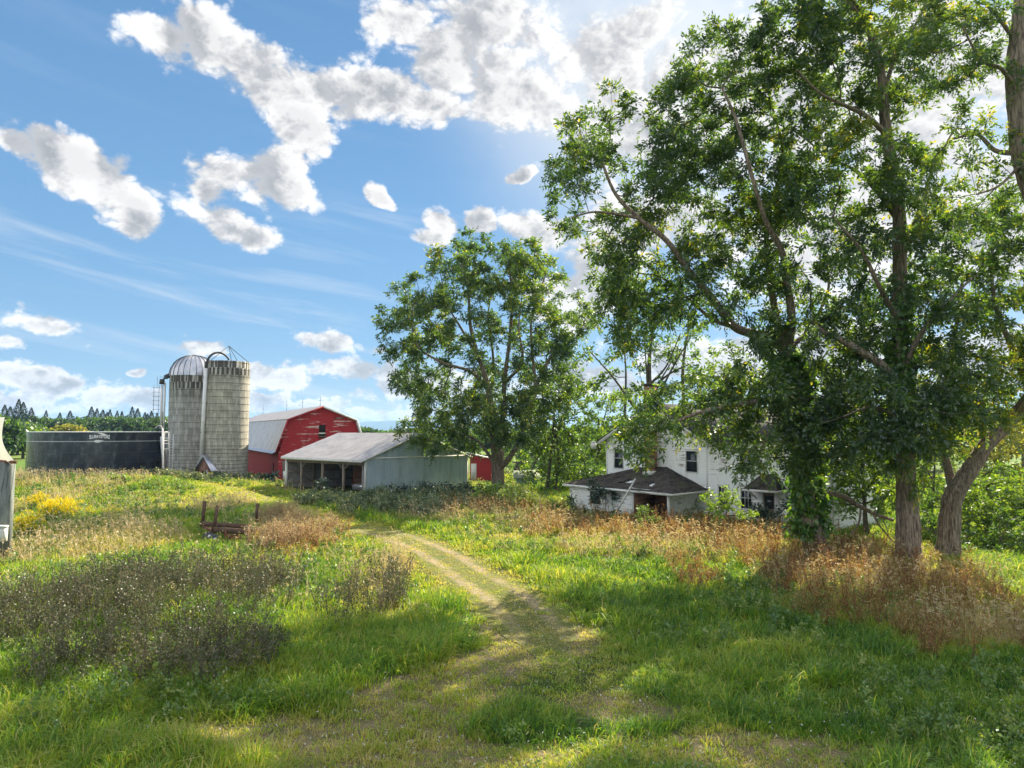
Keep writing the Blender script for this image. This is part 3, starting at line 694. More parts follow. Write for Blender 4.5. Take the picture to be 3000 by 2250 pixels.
# gable at the far end and the long side walls
b_ = MB(); lap_wall(b_, P+gl*LB, -gu, gl, gable_out, -.2, zP-.05, .34, .02); b_.build('far_wall', M_barn, barn)
b_ = MB(); lap_wall(b_, P-gu*5.05+gl*LB, -gl, -gu, lambda z: (0, LB), -.2, zE+.1, .23, .035, holes=[(LB-3.6, LB-2.9, .9, 2.2)]); b_.build('side_wall', M_barndark, barn)
b_ = MB(); lap_wall(b_, P+gu*5.05, gl, gu, lambda z: (0, LB), -.2, zE+.1, .17, .02); b_.build('side_wall', M_barndark, barn)
for sg in (-1, 1):
    # upper slope, lower slope with a small flare at the eave
    for nm, (sa, za), (sb, zb), mt, pit in (('upper_roof', (0, zP+.06), (sB+.15, zB+.02), M_rooffaded, .6), ('lower_roof', (sB+.04, zB+.02), (sE-.1, zE+.28), M_roofmetal, .38), ('eave_flare', (sE-.14, zE+.30), (sE+.42, zE+.02), M_galv, .6)):
        A = P+gu*sg*sa+UP*za-gl*.35; dv = gu*sg*(sb-sa)+UP*(zb-za); Ls = np.linalg.norm(dv); dv = dv/Ls; nn = np.cross(gl, dv)*(-sg if True else 1)
        nn = nn if nn[2] > 0 else -nn
        r_ = MB(); corr(r_, A, gl, dv, nn, LB+.6, lambda s: 0, lambda s, L=Ls: L, pit, .03); 
        r_.poly_prism([A-nn*.05, A+dv*Ls-nn*.05, A+dv*Ls-nn*.012, A-nn*.012], gl*(LB+.6)); r_.build(nm, mt, barn)
# rake boards
for sg in (-1, 1):
    for (sa, za), (sb, zb) in (((0, zP), (sB+.15, zB-.04)), ((sB+.12, zB), (sE-.05, zE+.22))):
        A = P+gu*sg*sa+UP*(za-.06)-gl*.40; B = P+gu*sg*sb+UP*(zb-.06)-gl*.40
        r_ = MB(); r_.bar(A, B, .05, .20); r_.build('rake_board', M_trim if sg > 0 else M_barn, barn)
# hayloft opening, slot, doors
f_ = window(barn, P, gu, nf, -.42, .38, 5.05, 6.75, 'hayloft_window', (0, 0), .12, M_barn, glass=False)
b_ = MB(); b_.box(P-gu*.42+UP*5.62+nf*.01, gu*.8, UP*.16, nf*.03); b_.build('board', M_trim, f_)
b_ = MB(); b_.box(P-gu*.42+UP*5.25+nf*.01, gu*.8, UP*.10, nf*.03); b_.build('board', M_oldwood, f_)
b_ = MB(); b_.box(P-gu*2.5-nf*.03+UP*-.2, gu*1.3, UP*1.35, nf*.06); d_ = b_.build('lower_door', M_barndark, barn)
b_ = MB()
for a_, c_, e_, g_ in ((-2.66, -.2, .12, 1.5), (-1.2, -.2, .12, 1.5), (-2.66, 1.2, 1.58, .12)): b_.box(P+gu*a_+UP*c_+nf*.02, gu*e_, UP*g_, nf*.05)
b_.build('door_frame', M_barn, d_)
b_ = MB(); b_.box(P-gu*4.6-nf*.05+UP*.6, gu*.7, UP*1.9, nf*.03); b_.build('side_door', M_oldwood, barn)
b_ = MB(); b_.box(P-gu*4.55+nf*.3+UP*-.1, gu*.55, UP*1.4, nf*.12); b_.build('white_panel', M_trim, barn)
for dx in (-1.75, -1.35):
    b_ = MB(); b_.tube([P+gu*(dx)+UP*2.35, P+gu*(dx)+UP*2.3+nf*.25], [.06, .12], 8); b_.build('floodlight', M_trim, barn)
for k, fr_ in enumerate((.02, .24, .48, .95)):
    q = P+gl*(.3+LB*fr_)+UP*zP; b_ = MB(); hh_ = 1.25 if k in (0,) else 1.45
    b_.tube([q, q+UP*hh_*(1+fr_*.25)], .02, 4); b_.tube([q+UP*hh_*.62-gu*.22, q+UP*hh_*.62+gu*.22], .018, 4); b_.tube([q+UP*.05-gu*.15, q+UP*.4], .012, 4); b_.build('lightning_rod', M_iron, barn)

# ------------------------------------------------------------------ open-front pole shed
N0 = np.array((-13.05, 63.1, 0.)); fu = nrm((-9.85, 9.0, 0)); FL = 13.0; su = nrm((8.75, 9.25, 0)); SL = 12.4
n_front = nrm((-su[0], -su[1], 0)); n_side = nrm((-fu[0], -fu[1], 0)); ze = 3.55; zr = 5.72; hs = SL/2
shed = thing('pole_shed', 'open-fronted pole shed with blue-grey ribbed steel end wall and low metal roof', 'shed', N0)
def gz(s): return ze+(zr-ze)*(1-abs(s-hs)/hs)
b_ = MB(); corr(b_, N0, su, UP, n_side, SL, lambda s: -.2, lambda s: ze-.06, .165, .03); b_.build('end_wall', M_bluemetal, shed)
b_ = MB(); corr(b_, N0+n_side*.03, su, UP, n_side, SL, lambda s: ze+.06, lambda s: gz(s)-.03, .165, .03); b_.build('end_gable', M_bluemetal, shed)
b_ = MB(); b_.box(N0-su*.05+UP*(ze-.07)+n_side*.0, su*(SL+.1), UP*.12, n_side*.09); b_.build('belt_trim', M_trim, shed)
b_ = MB(); b_.box(N0-su*.03+n_side*.0-UP*.2, su*.22, UP*(ze+.2), n_side*.075); b_.box(N0-su*.035-UP*.2, n_side*.07, UP*(ze+.15), -n_side*.28); b_.build('corner_trim', M_trim, shed)
b_ = MB(); b_.box(N0+su*(SL-.1)-UP*.2, su*.14, UP*(ze+.15), n_side*.075); b_.build('corner_trim', M_trim, shed)
# far end and back walls (sheet steel seen from inside)
b_ = MB(); corr(b_, N0+fu*FL, su, UP, -n_side, SL, lambda s: -.2, lambda s: gz(s)-.05, .20, .03); b_.build('far_wall', M_innermetal, shed)
b_ = MB(); corr(b_, N0+su*SL, fu, UP, -n_front, FL, lambda s: -.2, lambda s: ze-.05, .20, .03); b_.build('back_wall', M_innermetal, shed)
for sg, A0, dvv in ((0, N0+n_front*.45+UP*(ze-.10), None), (1, None, None)):
    if sg == 0: A = N0-su*.5+UP*(gz(0)-.16)+n_side*.25; dv = su*(hs+.5)+UP*(zr-gz(0)+.22)
    else: A = N0+su*(SL+.5)+UP*(gz(SL)-.16)+n_side*.25; dv = -su*(hs+.5)+UP*(zr-gz(0)+.22)
    Ls = np.linalg.norm(dv); dv = dv/Ls; nn = np.cross(fu, dv); nn = nn if nn[2] > 0 else -nn
    r_ = MB(); corr(r_, A, fu, dv, nn, FL+.6, lambda s: 0, lambda s, L=Ls: L, .30, .025)
    r_.poly_prism([A-nn*.05, A+dv*Ls-nn*.05, A+dv*Ls-nn*.012, A-nn*.012], fu*(FL+.6)); r_.build('roof', M_rooffaded, shed)
    r_ = MB(); r_.bar(A+n_side*.03-nn*.09, A+dv*Ls+n_side*.03-nn*.09, .04, .16); r_.build('rake_board', M_trim, shed)
b_ = MB(); b_.bar(N0-su*.47+UP*(ze-.26)+n_side*.25, N0-su*.47+UP*(ze-.26)+fu*(FL+.35), .05, .20); b_.build('fascia', M_trim, shed)
b_ = MB(); b_.bar(N0-su*.05+UP*(ze-.42)-n_side*.1, N0-su*.05+UP*(ze-.42)+fu*FL, .10, .42); b_.build('header_beam', M_oldwood, shed)
for k, s_ in enumerate((3.1, 6.5, 10.2)):
    q = N0+fu*s_; b_ = MB(); b_.bar(q-UP*.2, q+UP*(ze-.4), .22, .22, up=tuple(su)); b_.build('post', M_oldwood, shed)
    if k != 1:
        for sg in (-1, 1): b_ = MB(); b_.bar(q+UP*(1.9+.5), q+fu*sg*.9+UP*(ze-.5), .10, .07); b_.build('brace', M_oldwood, shed)
b_ = MB(); b_.bar(N0+fu*FL-UP*.2, N0+fu*FL+UP*ze, .24, .24, up=tuple(su)); b_.build('corner_post', M_trim, shed)
for s_ in (3.0, 6.2, 9.3):
    q = N0+fu*(FL-.15)+su*s_; b_ = MB(); b_.bar(q-UP*.2, q+UP*(gz(s_)-.1), .18, .18, up=tuple(su)); b_.build('post', M_oldwood, shed)
for z_ in (.9, 1.9, 2.8): b_ = MB(); b_.bar(N0+fu*(FL-.12)+UP*z_, N0+fu*(FL-.12)+su*SL+UP*z_, .05, .14); b_.build('girt', M_oldwood, shed)
b_ = MB(); b_.bar(N0+fu*(FL-.3)+su*.3+UP*2.2, N0+fu*(FL-.3)+su*4.+UP*.1, .10, .05); b_.build('brace', M_rusty, shed)
# plank partition inside
b_ = MB()
for k in range(8): b_.box(N0+fu*.3+su*5.0+UP*(-.1+k*.34), fu*8.6, UP*.325, su*(.05+.012*(k % 2)))
b_.build('plank_partition', M_brownwood, shed)
# implement parked inside the shed
q = N0+fu*1.4+su*1.4; q[2] = 0
imp = thing('feed_bunk', 'pale metal feed bunk with a curved red handle just inside the open shed front', 'feed bunk', q)
b_ = MB(); b_.poly_prism([q+UP*.55, q+fu*2.3+UP*.55, q+fu*2.5+UP*1.05, q-fu*.2+UP*1.05], su*.9); b_.build('tub', M_galv, imp)
for dx in (.2, 2.0): b_ = MB(); b_.bar(q+fu*dx+su*.4-UP*.1, q+fu*dx+su*.4+UP*.56, .09, .09); b_.build('leg', M_iron, imp)
b_ = MB(); b_.tube([q+fu*2.3+UP*.9, q+fu*2.25+UP*1.6, q+fu*1.9+UP*1.95, q+fu*1.5+UP*1.98], .035, 6); M_redpaint = simple('faded red paint', (.32, .03, .02), (.20, .03, .02), 4, .6); b_.build('handle', M_redpaint, imp)

# small red outbuilding beyond the shed
r0 = at(1377, 1400, 84.); r0[2] = 0; uu = nrm((1, .12, 0)); vv = nrm((-.12, 1, 0))
rs = thing('red_outbuilding', 'small bright red shed with a white door, right of the blue-grey shed wall', 'shed', r0)
b_ = MB(); lap_wall(b_, r0, uu, -vv, lambda z: (0, 3.4), -.2, 2.45, .18, .015, holes=[(.1, .75, -.2, 2.15)]); lap_wall(b_, r0, uu, -vv, lambda z: (0, max(0, 3.2*(3.2-z)/.75+.2)), 2.45, 3.2, .18, .015)
lap_wall(b_, r0+uu*3.4, vv, uu, lambda z: (0, 4), -.2, 2.4, .18, .015); M_red2 = simple('bright red boards', (.42, .03, .04), (.30, .02, .025), 2., .7, stretch=(1, 1, 5)); b_.build('wall', M_red2, rs)
b_ = MB(); b_.box(r0+uu*.1-vv*.02-UP*.1, uu*.65, UP*2.25, vv*.04); b_.build('door', M_trim, rs)
b_ = MB(); b_.poly_prism([r0-uu*.3+UP*3.30-vv*.2, r0+uu*3.7+UP*2.42-vv*.2, r0+uu*3.7+UP*2.52-vv*.2, r0-uu*.3+UP*3.40-vv*.2], vv*4.4); b_.build('roof', M_trim, rs)
b_ = MB(); b_.box(r0+uu*3.3-vv*.03-UP*.1, uu*.12, UP*2.4, vv*.03); b_.build('corner_board', M_trim, rs)
# low pale green shed in the wood
g0 = at(1512, 1440, 78.); g0[2] = 0
gs = thing('low_green_shed', 'low pale green shed with a sagging mossy roof among the trees behind the big tree', 'shed', g0)
b_ = MB(); b_.box(g0-UP*.1, (2.3, 0, 0), (0, 2, 0), (0, 0, .95)); M_pg = simple('pale green boards', (.20, .34, .26), (.30, .42, .33), 2, .8); b_.build('wall', M_pg, gs)
b_ = MB(); b_.poly_prism([g0+np.array((-.3, -.25, .80)), g0+np.array((2.6, -.25, .86)), g0+np.array((2.6, 1., 1.65)), g0+np.array((-.3, 1., 1.55))], (0, .03, .07)); M_pr = simple('mossy grey roof', (.16, .20, .12), (.30, .32, .24), 2, .9); b_.build('roof', M_pr, gs)
for dx in (.7, 1.5): b_ = MB(); b_.box(g0+np.array((dx, -.03, 0)), (.06, 0, 0), (0, .03, 0), (0, 0, .82)); b_.build('batten', M_dark, gs)

# ------------------------------------------------------------------ white farmhouse
Cn = np.array((10.4, 46.8, 0.)); hu = nrm((.64, -.77, 0)); hw = nrm((.77, .64, 0)); nh = -hw
house = thing('farmhouse', 'abandoned two-storey white clapboard farmhouse with sagging mossy porch roof behind the trees', 'house', Cn)
A0 = Cn+hw*3.5         # wall-plane origin, at the inner end of the porch wing
GW0, GW1, EX = -8.9, .35, 9.0
zeH, zpH = 5.35, 7.85; gm = (GW0+GW1)/2; hg = (GW1-GW0)/2
def gout(z):
    if z < zeH: return (GW0, GW1)
    k = hg*(zpH-z)/(zpH-zeH); return (gm-k, gm+k)
b_ = MB(); lap_wall(b_, A0, hu, nh, gout, -.2, zpH, .165, .045, holes=[(-8.05, -7.2, 3.15, 4.65), (-1.35, -.45, 3.15, 4.65)])
b_.build('gable_wall', M_clap, house)
b_ = MB(); lap_wall(b_, A0, hu, nh, lambda z: (GW1+.01, EX), -.2, zeH, .165, .045, holes=[(1.25, 1.95, .95, 2.3), (2.95, 3.7, .95, 2.35), (4.55, 5.3, -.2, 2.15), (2.9, 3.7, 3.3, 4.6), (6.4, 7.2, 3.3, 4.6), (6.9, 7.6, .95, 2.3)])
b_.build('wing_wall', M_clap, house)
HD = 6.5
b_ = MB(); lap_wall(b_, A0+hu*EX, hw, hu, lambda z: (0, HD) if z < zeH else (HD/2*(z-zeH)/1.9, HD-HD/2*(z-zeH)/1.9), -.2, zeH+1.9, .165, .045); b_.build('end_wall', M_clap, house)
b_ = MB(); lap_wall(b_, A0+hu*GW0+hw*11, -hw, -hu, lambda z: (0, 11), -.2, zeH, .165, .045); b_.build('side_wall', M_clap, house)
b_ = MB(); b_.box(A0+hu*(GW0+.2)+hw*10.9-UP*.2, hu*(GW1-GW0-.4), UP*(zeH+.2), hw*.1); b_.build('back_wall', M_clap, house)
b_ = MB(); b_.box(A0+hu*GW1+hw*(HD-.1)-UP*.2, hu*(EX-GW1-.1), UP*(zeH+.2), hw*.1); b_.build('back_wall', M_clap, house)
b_ = MB(); b_.box(A0+hu*(GW0+.1)+hw*.25-UP*.2, hu*(EX-GW0-.2), UP*(zeH+.1), hw*.05); b_.build('inner_wall', M_dark, house)
# corner boards, centre board on the gable
for s_, z0_, z1_, w_ in ((GW0-.02, 1.5, zeH, .16), (GW1-.06, 1.5, zeH+.0, .14), (EX-.14, -.2, zeH, .16), (gm+.02, 2.6, zpH-.4, .13)):
    b_ = MB(); b_.box(A0+hu*s_+UP*z0_, hu*w_, UP*(z1_-z0_), nh*.035); b_.build('corner_board', M_trim, house)
# cross-gable roof
M_asph = simple('dark asphalt roofing', (.035, .033, .033), (.08, .075, .07), 3, .95)
for sg in (-1, 1):
    A = A0+hu*gm+UP*(zpH+.08)+nh*.45; dv = hu*sg*(hg+.5)+UP*(-(zpH-zeH)*(hg+.5)/hg); Ls = np.linalg.norm(dv); dv = dv/Ls
    nn = np.cross(hw, dv); nn = nn if nn[2] > 0 else -nn
    r_ = MB(); r_.poly_prism([A, A+dv*Ls, A+dv*Ls+nn*.09, A+nn*.09], hw*11.9); r_.build('roof', M_asph, house)
    r_ = MB(); r_.bar(A-nn*.12-nh*.03, A+dv*Ls-nn*.12-nh*.03, .05, .26, up=tuple(nn)); r_.build('rake_board', M_trim, house)
    r_ = MB(); r_.bar(A-nn*.06-nh*.25, A+dv*Ls-nn*.06-nh*.25, .40, .03, up=tuple(nn)); r_.build('soffit', M_trim, house)
for sg in (0, 1):
    A = A0+hu*(gm+hg*.4)+UP*(zeH-.12)+(nh*.4 if sg == 0 else hw*(HD+.4)); dv = (hw if sg == 0 else -hw)*(HD/2+.4)+UP*2.2; Ls = np.linalg.norm(dv)
    nn = nrm(np.cross(hu, dv)); nn = nn if nn[2] > 0 else -nn
    A = A0+hu*(GW1+.5)+UP*(zeH-.12)+(nh*.4 if sg == 0 else hw*(HD+.4))
    r_ = MB(); r_.poly_prism([A, A+dv, A+dv+nn*.09, A+nn*.09], hu*(EX-GW1-.1)); r_.build('roof', M_asph, house)
# windows and doors of the main walls
window(house, A0, hu, nh, -8.05, -7.2, 3.15, 4.65, mullions=(0, 1)); window(house, A0, hu, nh, -1.35, -.45, 3.15, 4.65, mullions=(0, 1))
window(house, A0, hu, nh, 1.25, 1.95, .95, 2.3, mullions=(2, 1)); window(house, A0, hu, nh, 2.95, 3.7, .95, 2.35, mullions=(2, 1))
window(house, A0, hu, nh, 2.9, 3.7, 3.3, 4.6, mullions=(0, 1)); window(house, A0, hu, nh, 6.4, 7.2, 3.3, 4.6, mullions=(0, 1)); window(house, A0, hu, nh, 6.9, 7.6, .95, 2.3, mullions=(2, 1))
b_ = MB(); b_.box(A0+hu*2.8+UP*2.44, hu*1.05, UP*.10, nh*.14); b_.build('window_cap', M_trim, house)
b_ = MB(); b_.box(A0+hu*4.55-nh*.05-UP*.2, hu*.75, UP*2.35, nh*.04); dr = b_.build('front_door', M_oldwood, house)
b_ = MB(); b_.box(A0+hu*4.63-nh*.005+UP*1.1, hu*.58, UP*.8, nh*.02); b_.build('pane', M_glass, dr)
for s_ in (4.2, 5.32): b_ = MB(); b_.box(A0+hu*s_-UP*.2, hu*.34, UP*2.5, nh*.07); b_.build('pilaster', M_trim, dr)
# entry hood
hd_ = A0+hu*4.95; b_ = MB()
ev = [hd_-hu*1.2+UP*2.40, hd_+hu*1.2+UP*2.40, hd_+hu*1.2+nh*1.15+UP*2.32, hd_-hu*1.2+nh*1.15+UP*2.32]; rg = [hd_-hu*.45+UP*3.3, hd_+hu*.45+UP*3.3]
for a_, b2, c_, d2 in ((ev[3], ev[2], rg[1], rg[0]),): b_.quad(a_, b2, c_, d2)
b_.tri(ev[0], ev[3], rg[0]); b_.tri(ev[2], ev[1], rg[1]); b_.quad(ev[0], ev[1], ev[2], ev[3]); hood = b_.build('entry_hood', M_shingle, house)
b_ = MB(); b_.bar(ev[3]-UP*.06, ev[2]-UP*.06, .05, .14); b_.bar(ev[0]-UP*.06, ev[3]-UP*.06, .05, .14); b_.bar(ev[2]-UP*.06, ev[1]-UP*.06, .05, .14); b_.build('hood_fascia', M_trim, hood)
for sg in (-1, 1): b_ = MB(); b_.bar(hd_+hu*.9*sg+nh*.05+UP*1.7, hd_+hu*.95*sg+nh*1.0+UP*2.25, .08, .10); b_.build('hood_bracket', M_trim, hood)
# porch wing with hip roof
WL = 9.4; zw = 2.0
# front wall (solid part) and porch recess near the corner
s_op = 3.15
b_ = MB(); lap_wall(b_, Cn, hu, nh, lambda z: (-WL, -s_op), -.2, zw, .165, .045, holes=[(-7.3, -6.3, .7, 1.65)]); b_.build('wing_front_wall', M_clapworn, house)
for s_ in (-WL-.02, -s_op-.16, -5.8): b_ = MB(); b_.box(Cn+hu*s_-UP*.2, hu*(.16 if s_ != -5.8 else .06), UP*(zw+.2), nh*.04); b_.build('corner_board', M_trim if s_ != -5.8 else M_oldwood, house)
window(house, Cn, hu, nh, -7.3, -6.3, .7, 1.65, mullions=(0, 0), glass=False)
b_ = MB(); lap_wall(b_, Cn+hu*-.25, hw, hu, lambda z: (.0, 3.5), -.2, zw+.02, .165, .045); b_.build('wing_side_wall', M_clap, house)
b_ = MB(); b_.box(Cn+hu*-.30-UP*.2, -hu*.04, UP*(zw+.2), hw*3.4); b_.build('recess_side', M_clapworn, house)
b_ = MB(); b_.box(Cn-hu*s_op+hw*2.2-UP*.2, hu*2.9, UP*(zw+.2), hw*.1); b_.box(Cn-hu*s_op+hw*.02-UP*.2, hu*.08, UP*(zw+.2), hw*2.2); b_.build('recess_wall', M_brownwood, house)
b_ = MB(); b_.box(Cn-hu*s_op+hw*.1-UP*.1, hu*3.0, UP*.12, hw*2.1); b_.build('porch_floor', M_oldwood, house)
b_ = MB(); b_.bar(Cn-hu*.02+nh*.22-UP*.3, Cn-hu*.16+nh*.05+UP*(zw-.06), .17, .17, up=tuple(hu)); pp = b_.build('porch_post', M_trim, house)
b_ = MB(); b_.box(Cn-hu*.32-nh*.1+UP*(zw-.14), hu*.34, UP*.12, nh*.4); b_.build('post_cap', M_trim, pp)
b_ = MB(); lap_wall(b_, Cn-hu*WL+hw*3.5, -hw, -hu, lambda z: (0, 3.5), -.2, zw, .165, .045); b_.build('wing_end_wall', M_clapworn, house)
b_ = MB(); b_.bar(Cn-hu*(s_op+.3)+nh*.12+UP*(zw+.02), Cn+hu*.1+nh*.12+UP*(zw-.06), .14, .16); b_.build('porch_beam', M_trim, house)
# hip roof surface, sagging, with holes where the boards show
ov = .42
E = [Cn-hu*(WL+ov)+nh*ov+UP*(zw+.06), Cn+hu*ov+nh*ov+UP*(zw-.02), Cn+hu*ov+hw*3.5+UP*(zw+.02), Cn-hu*(WL+ov)+hw*3.5+UP*(zw+.05)]
Rg = [Cn-hu*(WL-3.9)+hw*3.46+UP*3.28, Cn-hu*3.1+hw*3.46+UP*3.42]
def sheet(b_, a, b2, c_, d2, nu, nv, sag, sd, holes=()):
    base = len(b_.V)
    for j in range(nv+1):
        for i in range(nu+1):
            s_, r_ = i/nu, j/nv; p = (a*(1-s_)+b2*s_)*(1-r_)+(d2*(1-s_)+c_*s_)*r_
            p = p-UP*sag*math.sin(math.pi*r_)*math.sin(math.pi*s_)+UP*.05*(float(vnoise(np.array(s_*14.), np.array(r_*6.), sd))-.5)
            b_.V.append(tuple(p))
    for j in range(nv):
        for i in range(nu):
            cx_, cy_ = (i+.5)/nu, (j+.5)/nv
            if any(((cx_-hx)/wx)**2+((cy_-hy)/wy)**2 < 1 for hx, hy, wx, wy in holes): continue
            k = base+j*(nu+1)+i; b_.Q.append((k, k+1, k+nu+2, k+nu+1))
b_ = MB()
sheet(b_, E[0], E[1], Rg[1], Rg[0], 60, 18, .16, 1, holes=[(.50, .42, .055, .10), (.80, .30, .03, .07), (.66, .62, .02, .04), (.44, .30, .03, .05)])
sheet(b_, E[1], E[2], Rg[1], Rg[1], 14, 12, .05, 2); sheet(b_, E[3], E[0], Rg[0], Rg[0], 14, 12, .05, 3)
proof = b_.build('porch_roof', M_shingle, house)
b_ = MB(); sheet(b_, E[0]-UP*.09, E[1]-UP*.09, Rg[1]-UP*.12, Rg[0]-UP*.12, 30, 9, .18, 1); sheet(b_, E[1]-UP*.09, E[2]-UP*.09, Rg[1]-UP*.12, Rg[1]-UP*.12, 8, 6, .05, 2); b_.build('roof_boards', M_clapworn, proof)
for a_, c_, mt in ((E[0], E[1], M_clapworn), (E[1], E[2], M_trim), (E[3], E[0], M_trim)):
    b_ = MB(); b_.bar(a_-UP*.13, c_-UP*.13, .05, .15); b_.build('fascia', mt, proof)
# ridge flashing against the wall
# chimney
cb = Cn-hu*3.9+hw*2.75; b_ = MB(); b_.box(cb-hu*.32-hw*.32+UP*2.9, hu*.64, hw*.64, UP*6.35); ch = b_.build('chimney', M_brick, house)
b_ = MB(); b_.box(cb-hu*.45-hw*.45+UP*9.25, hu*.9, hw*.9, UP*.16); b_.build('chimney_cap', M_iron, ch)
b_ = MB(); b_.box(cb-hu*.42-hw*.42+UP*2.85, hu*.84, hw*.84, UP*.28); b_.build('flashing', M_trim, ch)
# yard lamp on a bent arm
lp0 = A0+hu*(GW0)+UP*4.9; b_ = MB(); pts = [lp0+nh*.05-UP*.5, lp0+nh*.12+UP*.0, lp0-hu*.35+nh*.15+UP*.12, lp0-hu*.9+nh*.15+UP*.12]
b_.tube(pts, .03, 6); lampo = b_.build('yard_lamp_arm', M_trim, house)
q = lp0-hu*1.25+nh*.15; b_ = MB(); b_.tube([q+UP*.28, q+UP*.12], [.16, .2], 10); b_.tube([q+UP*.12, q-UP*.32], [.24, .2], 10); b_.build('lamp_shade', M_trim, lampo)
# fallen gutter leaning on the porch
gq = Cn-hu*3.6+nh*.35
t_ = thing('fallen_gutter', 'white metal gutter fallen at a slant across the porch opening', 'gutter', (gq[0], gq[1], 0))
b_ = MB(); b_.bar(gq+nh*.7-hu*.6-UP*.05, gq+nh*.25+hu*1.1+UP*2.75, .11, .08); b_.build('trough', M_trim, t_)
t_ = thing('downspout', 'thin rusty pipe hanging slanted across the peeling wall left of the porch opening', 'pipe', (*(gq-hu*2.6)[:2], 1))
b_ = MB(); b_.tube([gq-hu*2.6+UP*1.55-nh*.2, gq+hu*.45+UP*1.95-nh*.18], .03, 6); b_.build('pipe', M_rusty, t_)

# ------------------------------------------------------------------ hoop shelter at the left edge
p0 = at(6, 1600, 31.); zg = float(H(p0[0], p0[1])); p0[2] = zg
hs_ = thing('tarp_shelter', 'corner of a shelter with torn white tarp on a steel rail, at the left edge', 'shelter', p0)
b_ = MB(); b_.box(p0+np.array((-.28, 0, -.3)), (.50, 0, 0), (0, .3, 0), (0, 0, 4.75-zg+.2)); b_.build('post', simple('tarnished timber post', (.07, .09, .085), (.24, .26, .23), 2.5, .8, stretch=(3, 3, .5)), hs_)
tz = at(30, 1352, 31.)
b_ = MB(); b_.tube([tz+np.array((-3., 1.2, 0)), tz+np.array((.38, -.2, -.02))], .07, 12, cap=False); b_.tube([tz+np.array((.38, -.2, -.02)), tz+np.array((-3., 1.2, 0))], .055, 12); b_.build('rail', M_rusty, hs_)
b_ = MB(); ny_, nx_2 = 26, 14; base = len(b_.V)
apx = at(14, 1222, 31.); 
for j in range(ny_+1):
    for i in range(nx_2+1):
        r_, s_ = j/ny_, i/nx_2
        top_ = apx+np.array((-3.2, 2.5, 3.2))*(1-r_)*0+np.array((-4.*s_, 2.2*s_, 0)); bot_ = tz+np.array((.36, -.15, -.0))+np.array((-4.*s_, 1.6*s_, -.05-.22*math.sin(s_*23)*.5))
        p = top_*(1-r_)+bot_*r_; p = p+np.array((-.22, -.1, -.15))*math.sin(math.pi*r_)+np.array((.02, -.09, .03))*math.sin(s_*46+r_*5)*(.3+.7*r_)
        b_.V.append(tuple(p))
for j in range(ny_):
    for i in range(nx_2): k = base+j*(nx_2+1)+i; b_.Q.append((k, k+1, k+nx_2+2, k+nx_2+1))
m, n, o = mat('white tarpaulin'); dfb = n.new('ShaderNodeBsdfDiffuse'); dfb.inputs[0].default_value = (.72, .72, .66, 1); trb = n.new('ShaderNodeBsdfTranslucent'); trb.inputs[0].default_value = (.6, .6, .5, 1); mxb = n.new('ShaderNodeMixShader'); mxb.inputs[0].default_value = .3
n.l.new(dfb.outputs[0], mxb.inputs[1]); n.l.new(trb.outputs[0], mxb.inputs[2]); n.l.new(mxb.outputs[0], o.inputs[0])
b_.build('tarp', m, hs_, True)
b_ = MB()
for dx, L in ((-.08, 1.3), (.12, 1.15), (.28, 1.9)): b_.tube([tz+np.array((dx, -.1, -.03)), tz+np.array((dx-.08, -.1, -L*.5)), tz+np.array((dx-.18, -.1, -L))], .008, 4)
b_.build('hanging_cord', M_iron, hs_)
q = at(8, 1562, 30.6)
t_ = thing('white_crate', 'white plastic feed crate hung on the timber post at the left edge', 'crate', q)
b_ = MB(); b_.box(q+np.array((-.4, -.25, -.32)), (.62, 0, 0), (0, .25, 0), (0, 0, .58)); b_.box(q+np.array((-.43, -.28, .26)), (.68, 0, 0), (0, .28, 0), (0, 0, .08)); b_.build('tub', M_trim, t_)

# ------------------------------------------------------------------ derelict hay wagon
M_wagon = simple('dark wagon timber', (.06, .038, .026), (.15, .095, .06), 3., .9)
wz = 38.; w0_ = at(592, 1534, wz); w1_ = at(703, 1557, wz-2.2); wn0 = at(625, 1551, wz-1.6)
bx = at(640, 1580, wz); wg = thing('hay_wagon', 'rusty derelict wagon frame with three upright stakes sinking into the weeds', 'wagon', (bx[0], bx[1], float(H(bx[0], bx[1]))))
ax = nrm(w1_-wn0); 
far0 = w0_; far1 = w0_+ax*3.2; near0 = wn0; near1 = wn0+ax*2.6
for a_, b2 in ((far0, far1), (near0, near1)): b_ = MB(); b_.bar(a_-ax*.1, b2, .09, .26); b_.build('side_rail', M_wagon, wg)
for k in range(4): b_ = MB(); b_.bar(far0+ax*(.1+k*.75)-UP*.14, near0+ax*(.1+k*.7)-UP*.14, .12, .10); b_.build('cross_beam', M_rusty, wg)
for a_, top in ((far0+ax*.02, at(600, 1468, wz)), (near0, at(638, 1481, wz-1.6)), (at(752, 1520, wz+.3), at(755, 1475, wz+.3))):
    b_ = MB(); b_.bar(a_-UP*.15, top, .15, .11, up=(0, 1, 0)); b_.build('stake', M_wagon, wg)
dk = MB(); dk.poly_prism([near0+ax*.7-UP*.2, near0+ax*1.8-UP*.2, near0+ax*1.7-UP*.85+np.array((0, -.3, 0)), near0+ax*.9-UP*.8+np.array((0, -.3, 0))], (0, .03, .01)); dk.build('rusty_panel', M_rusty, wg)
b_ = MB(); b_.bar(near0+ax*.8+UP*.0+np.array((0, -.1, 0)), near0+ax*1.5-UP*.9+np.array((0, -.3, 0)), .07, .07); b_.build('drawbar', M_rusty, wg)
M_rub = simple('perished rubber', (.035, .038, .042), (.14, .15, .16), 5, .85)
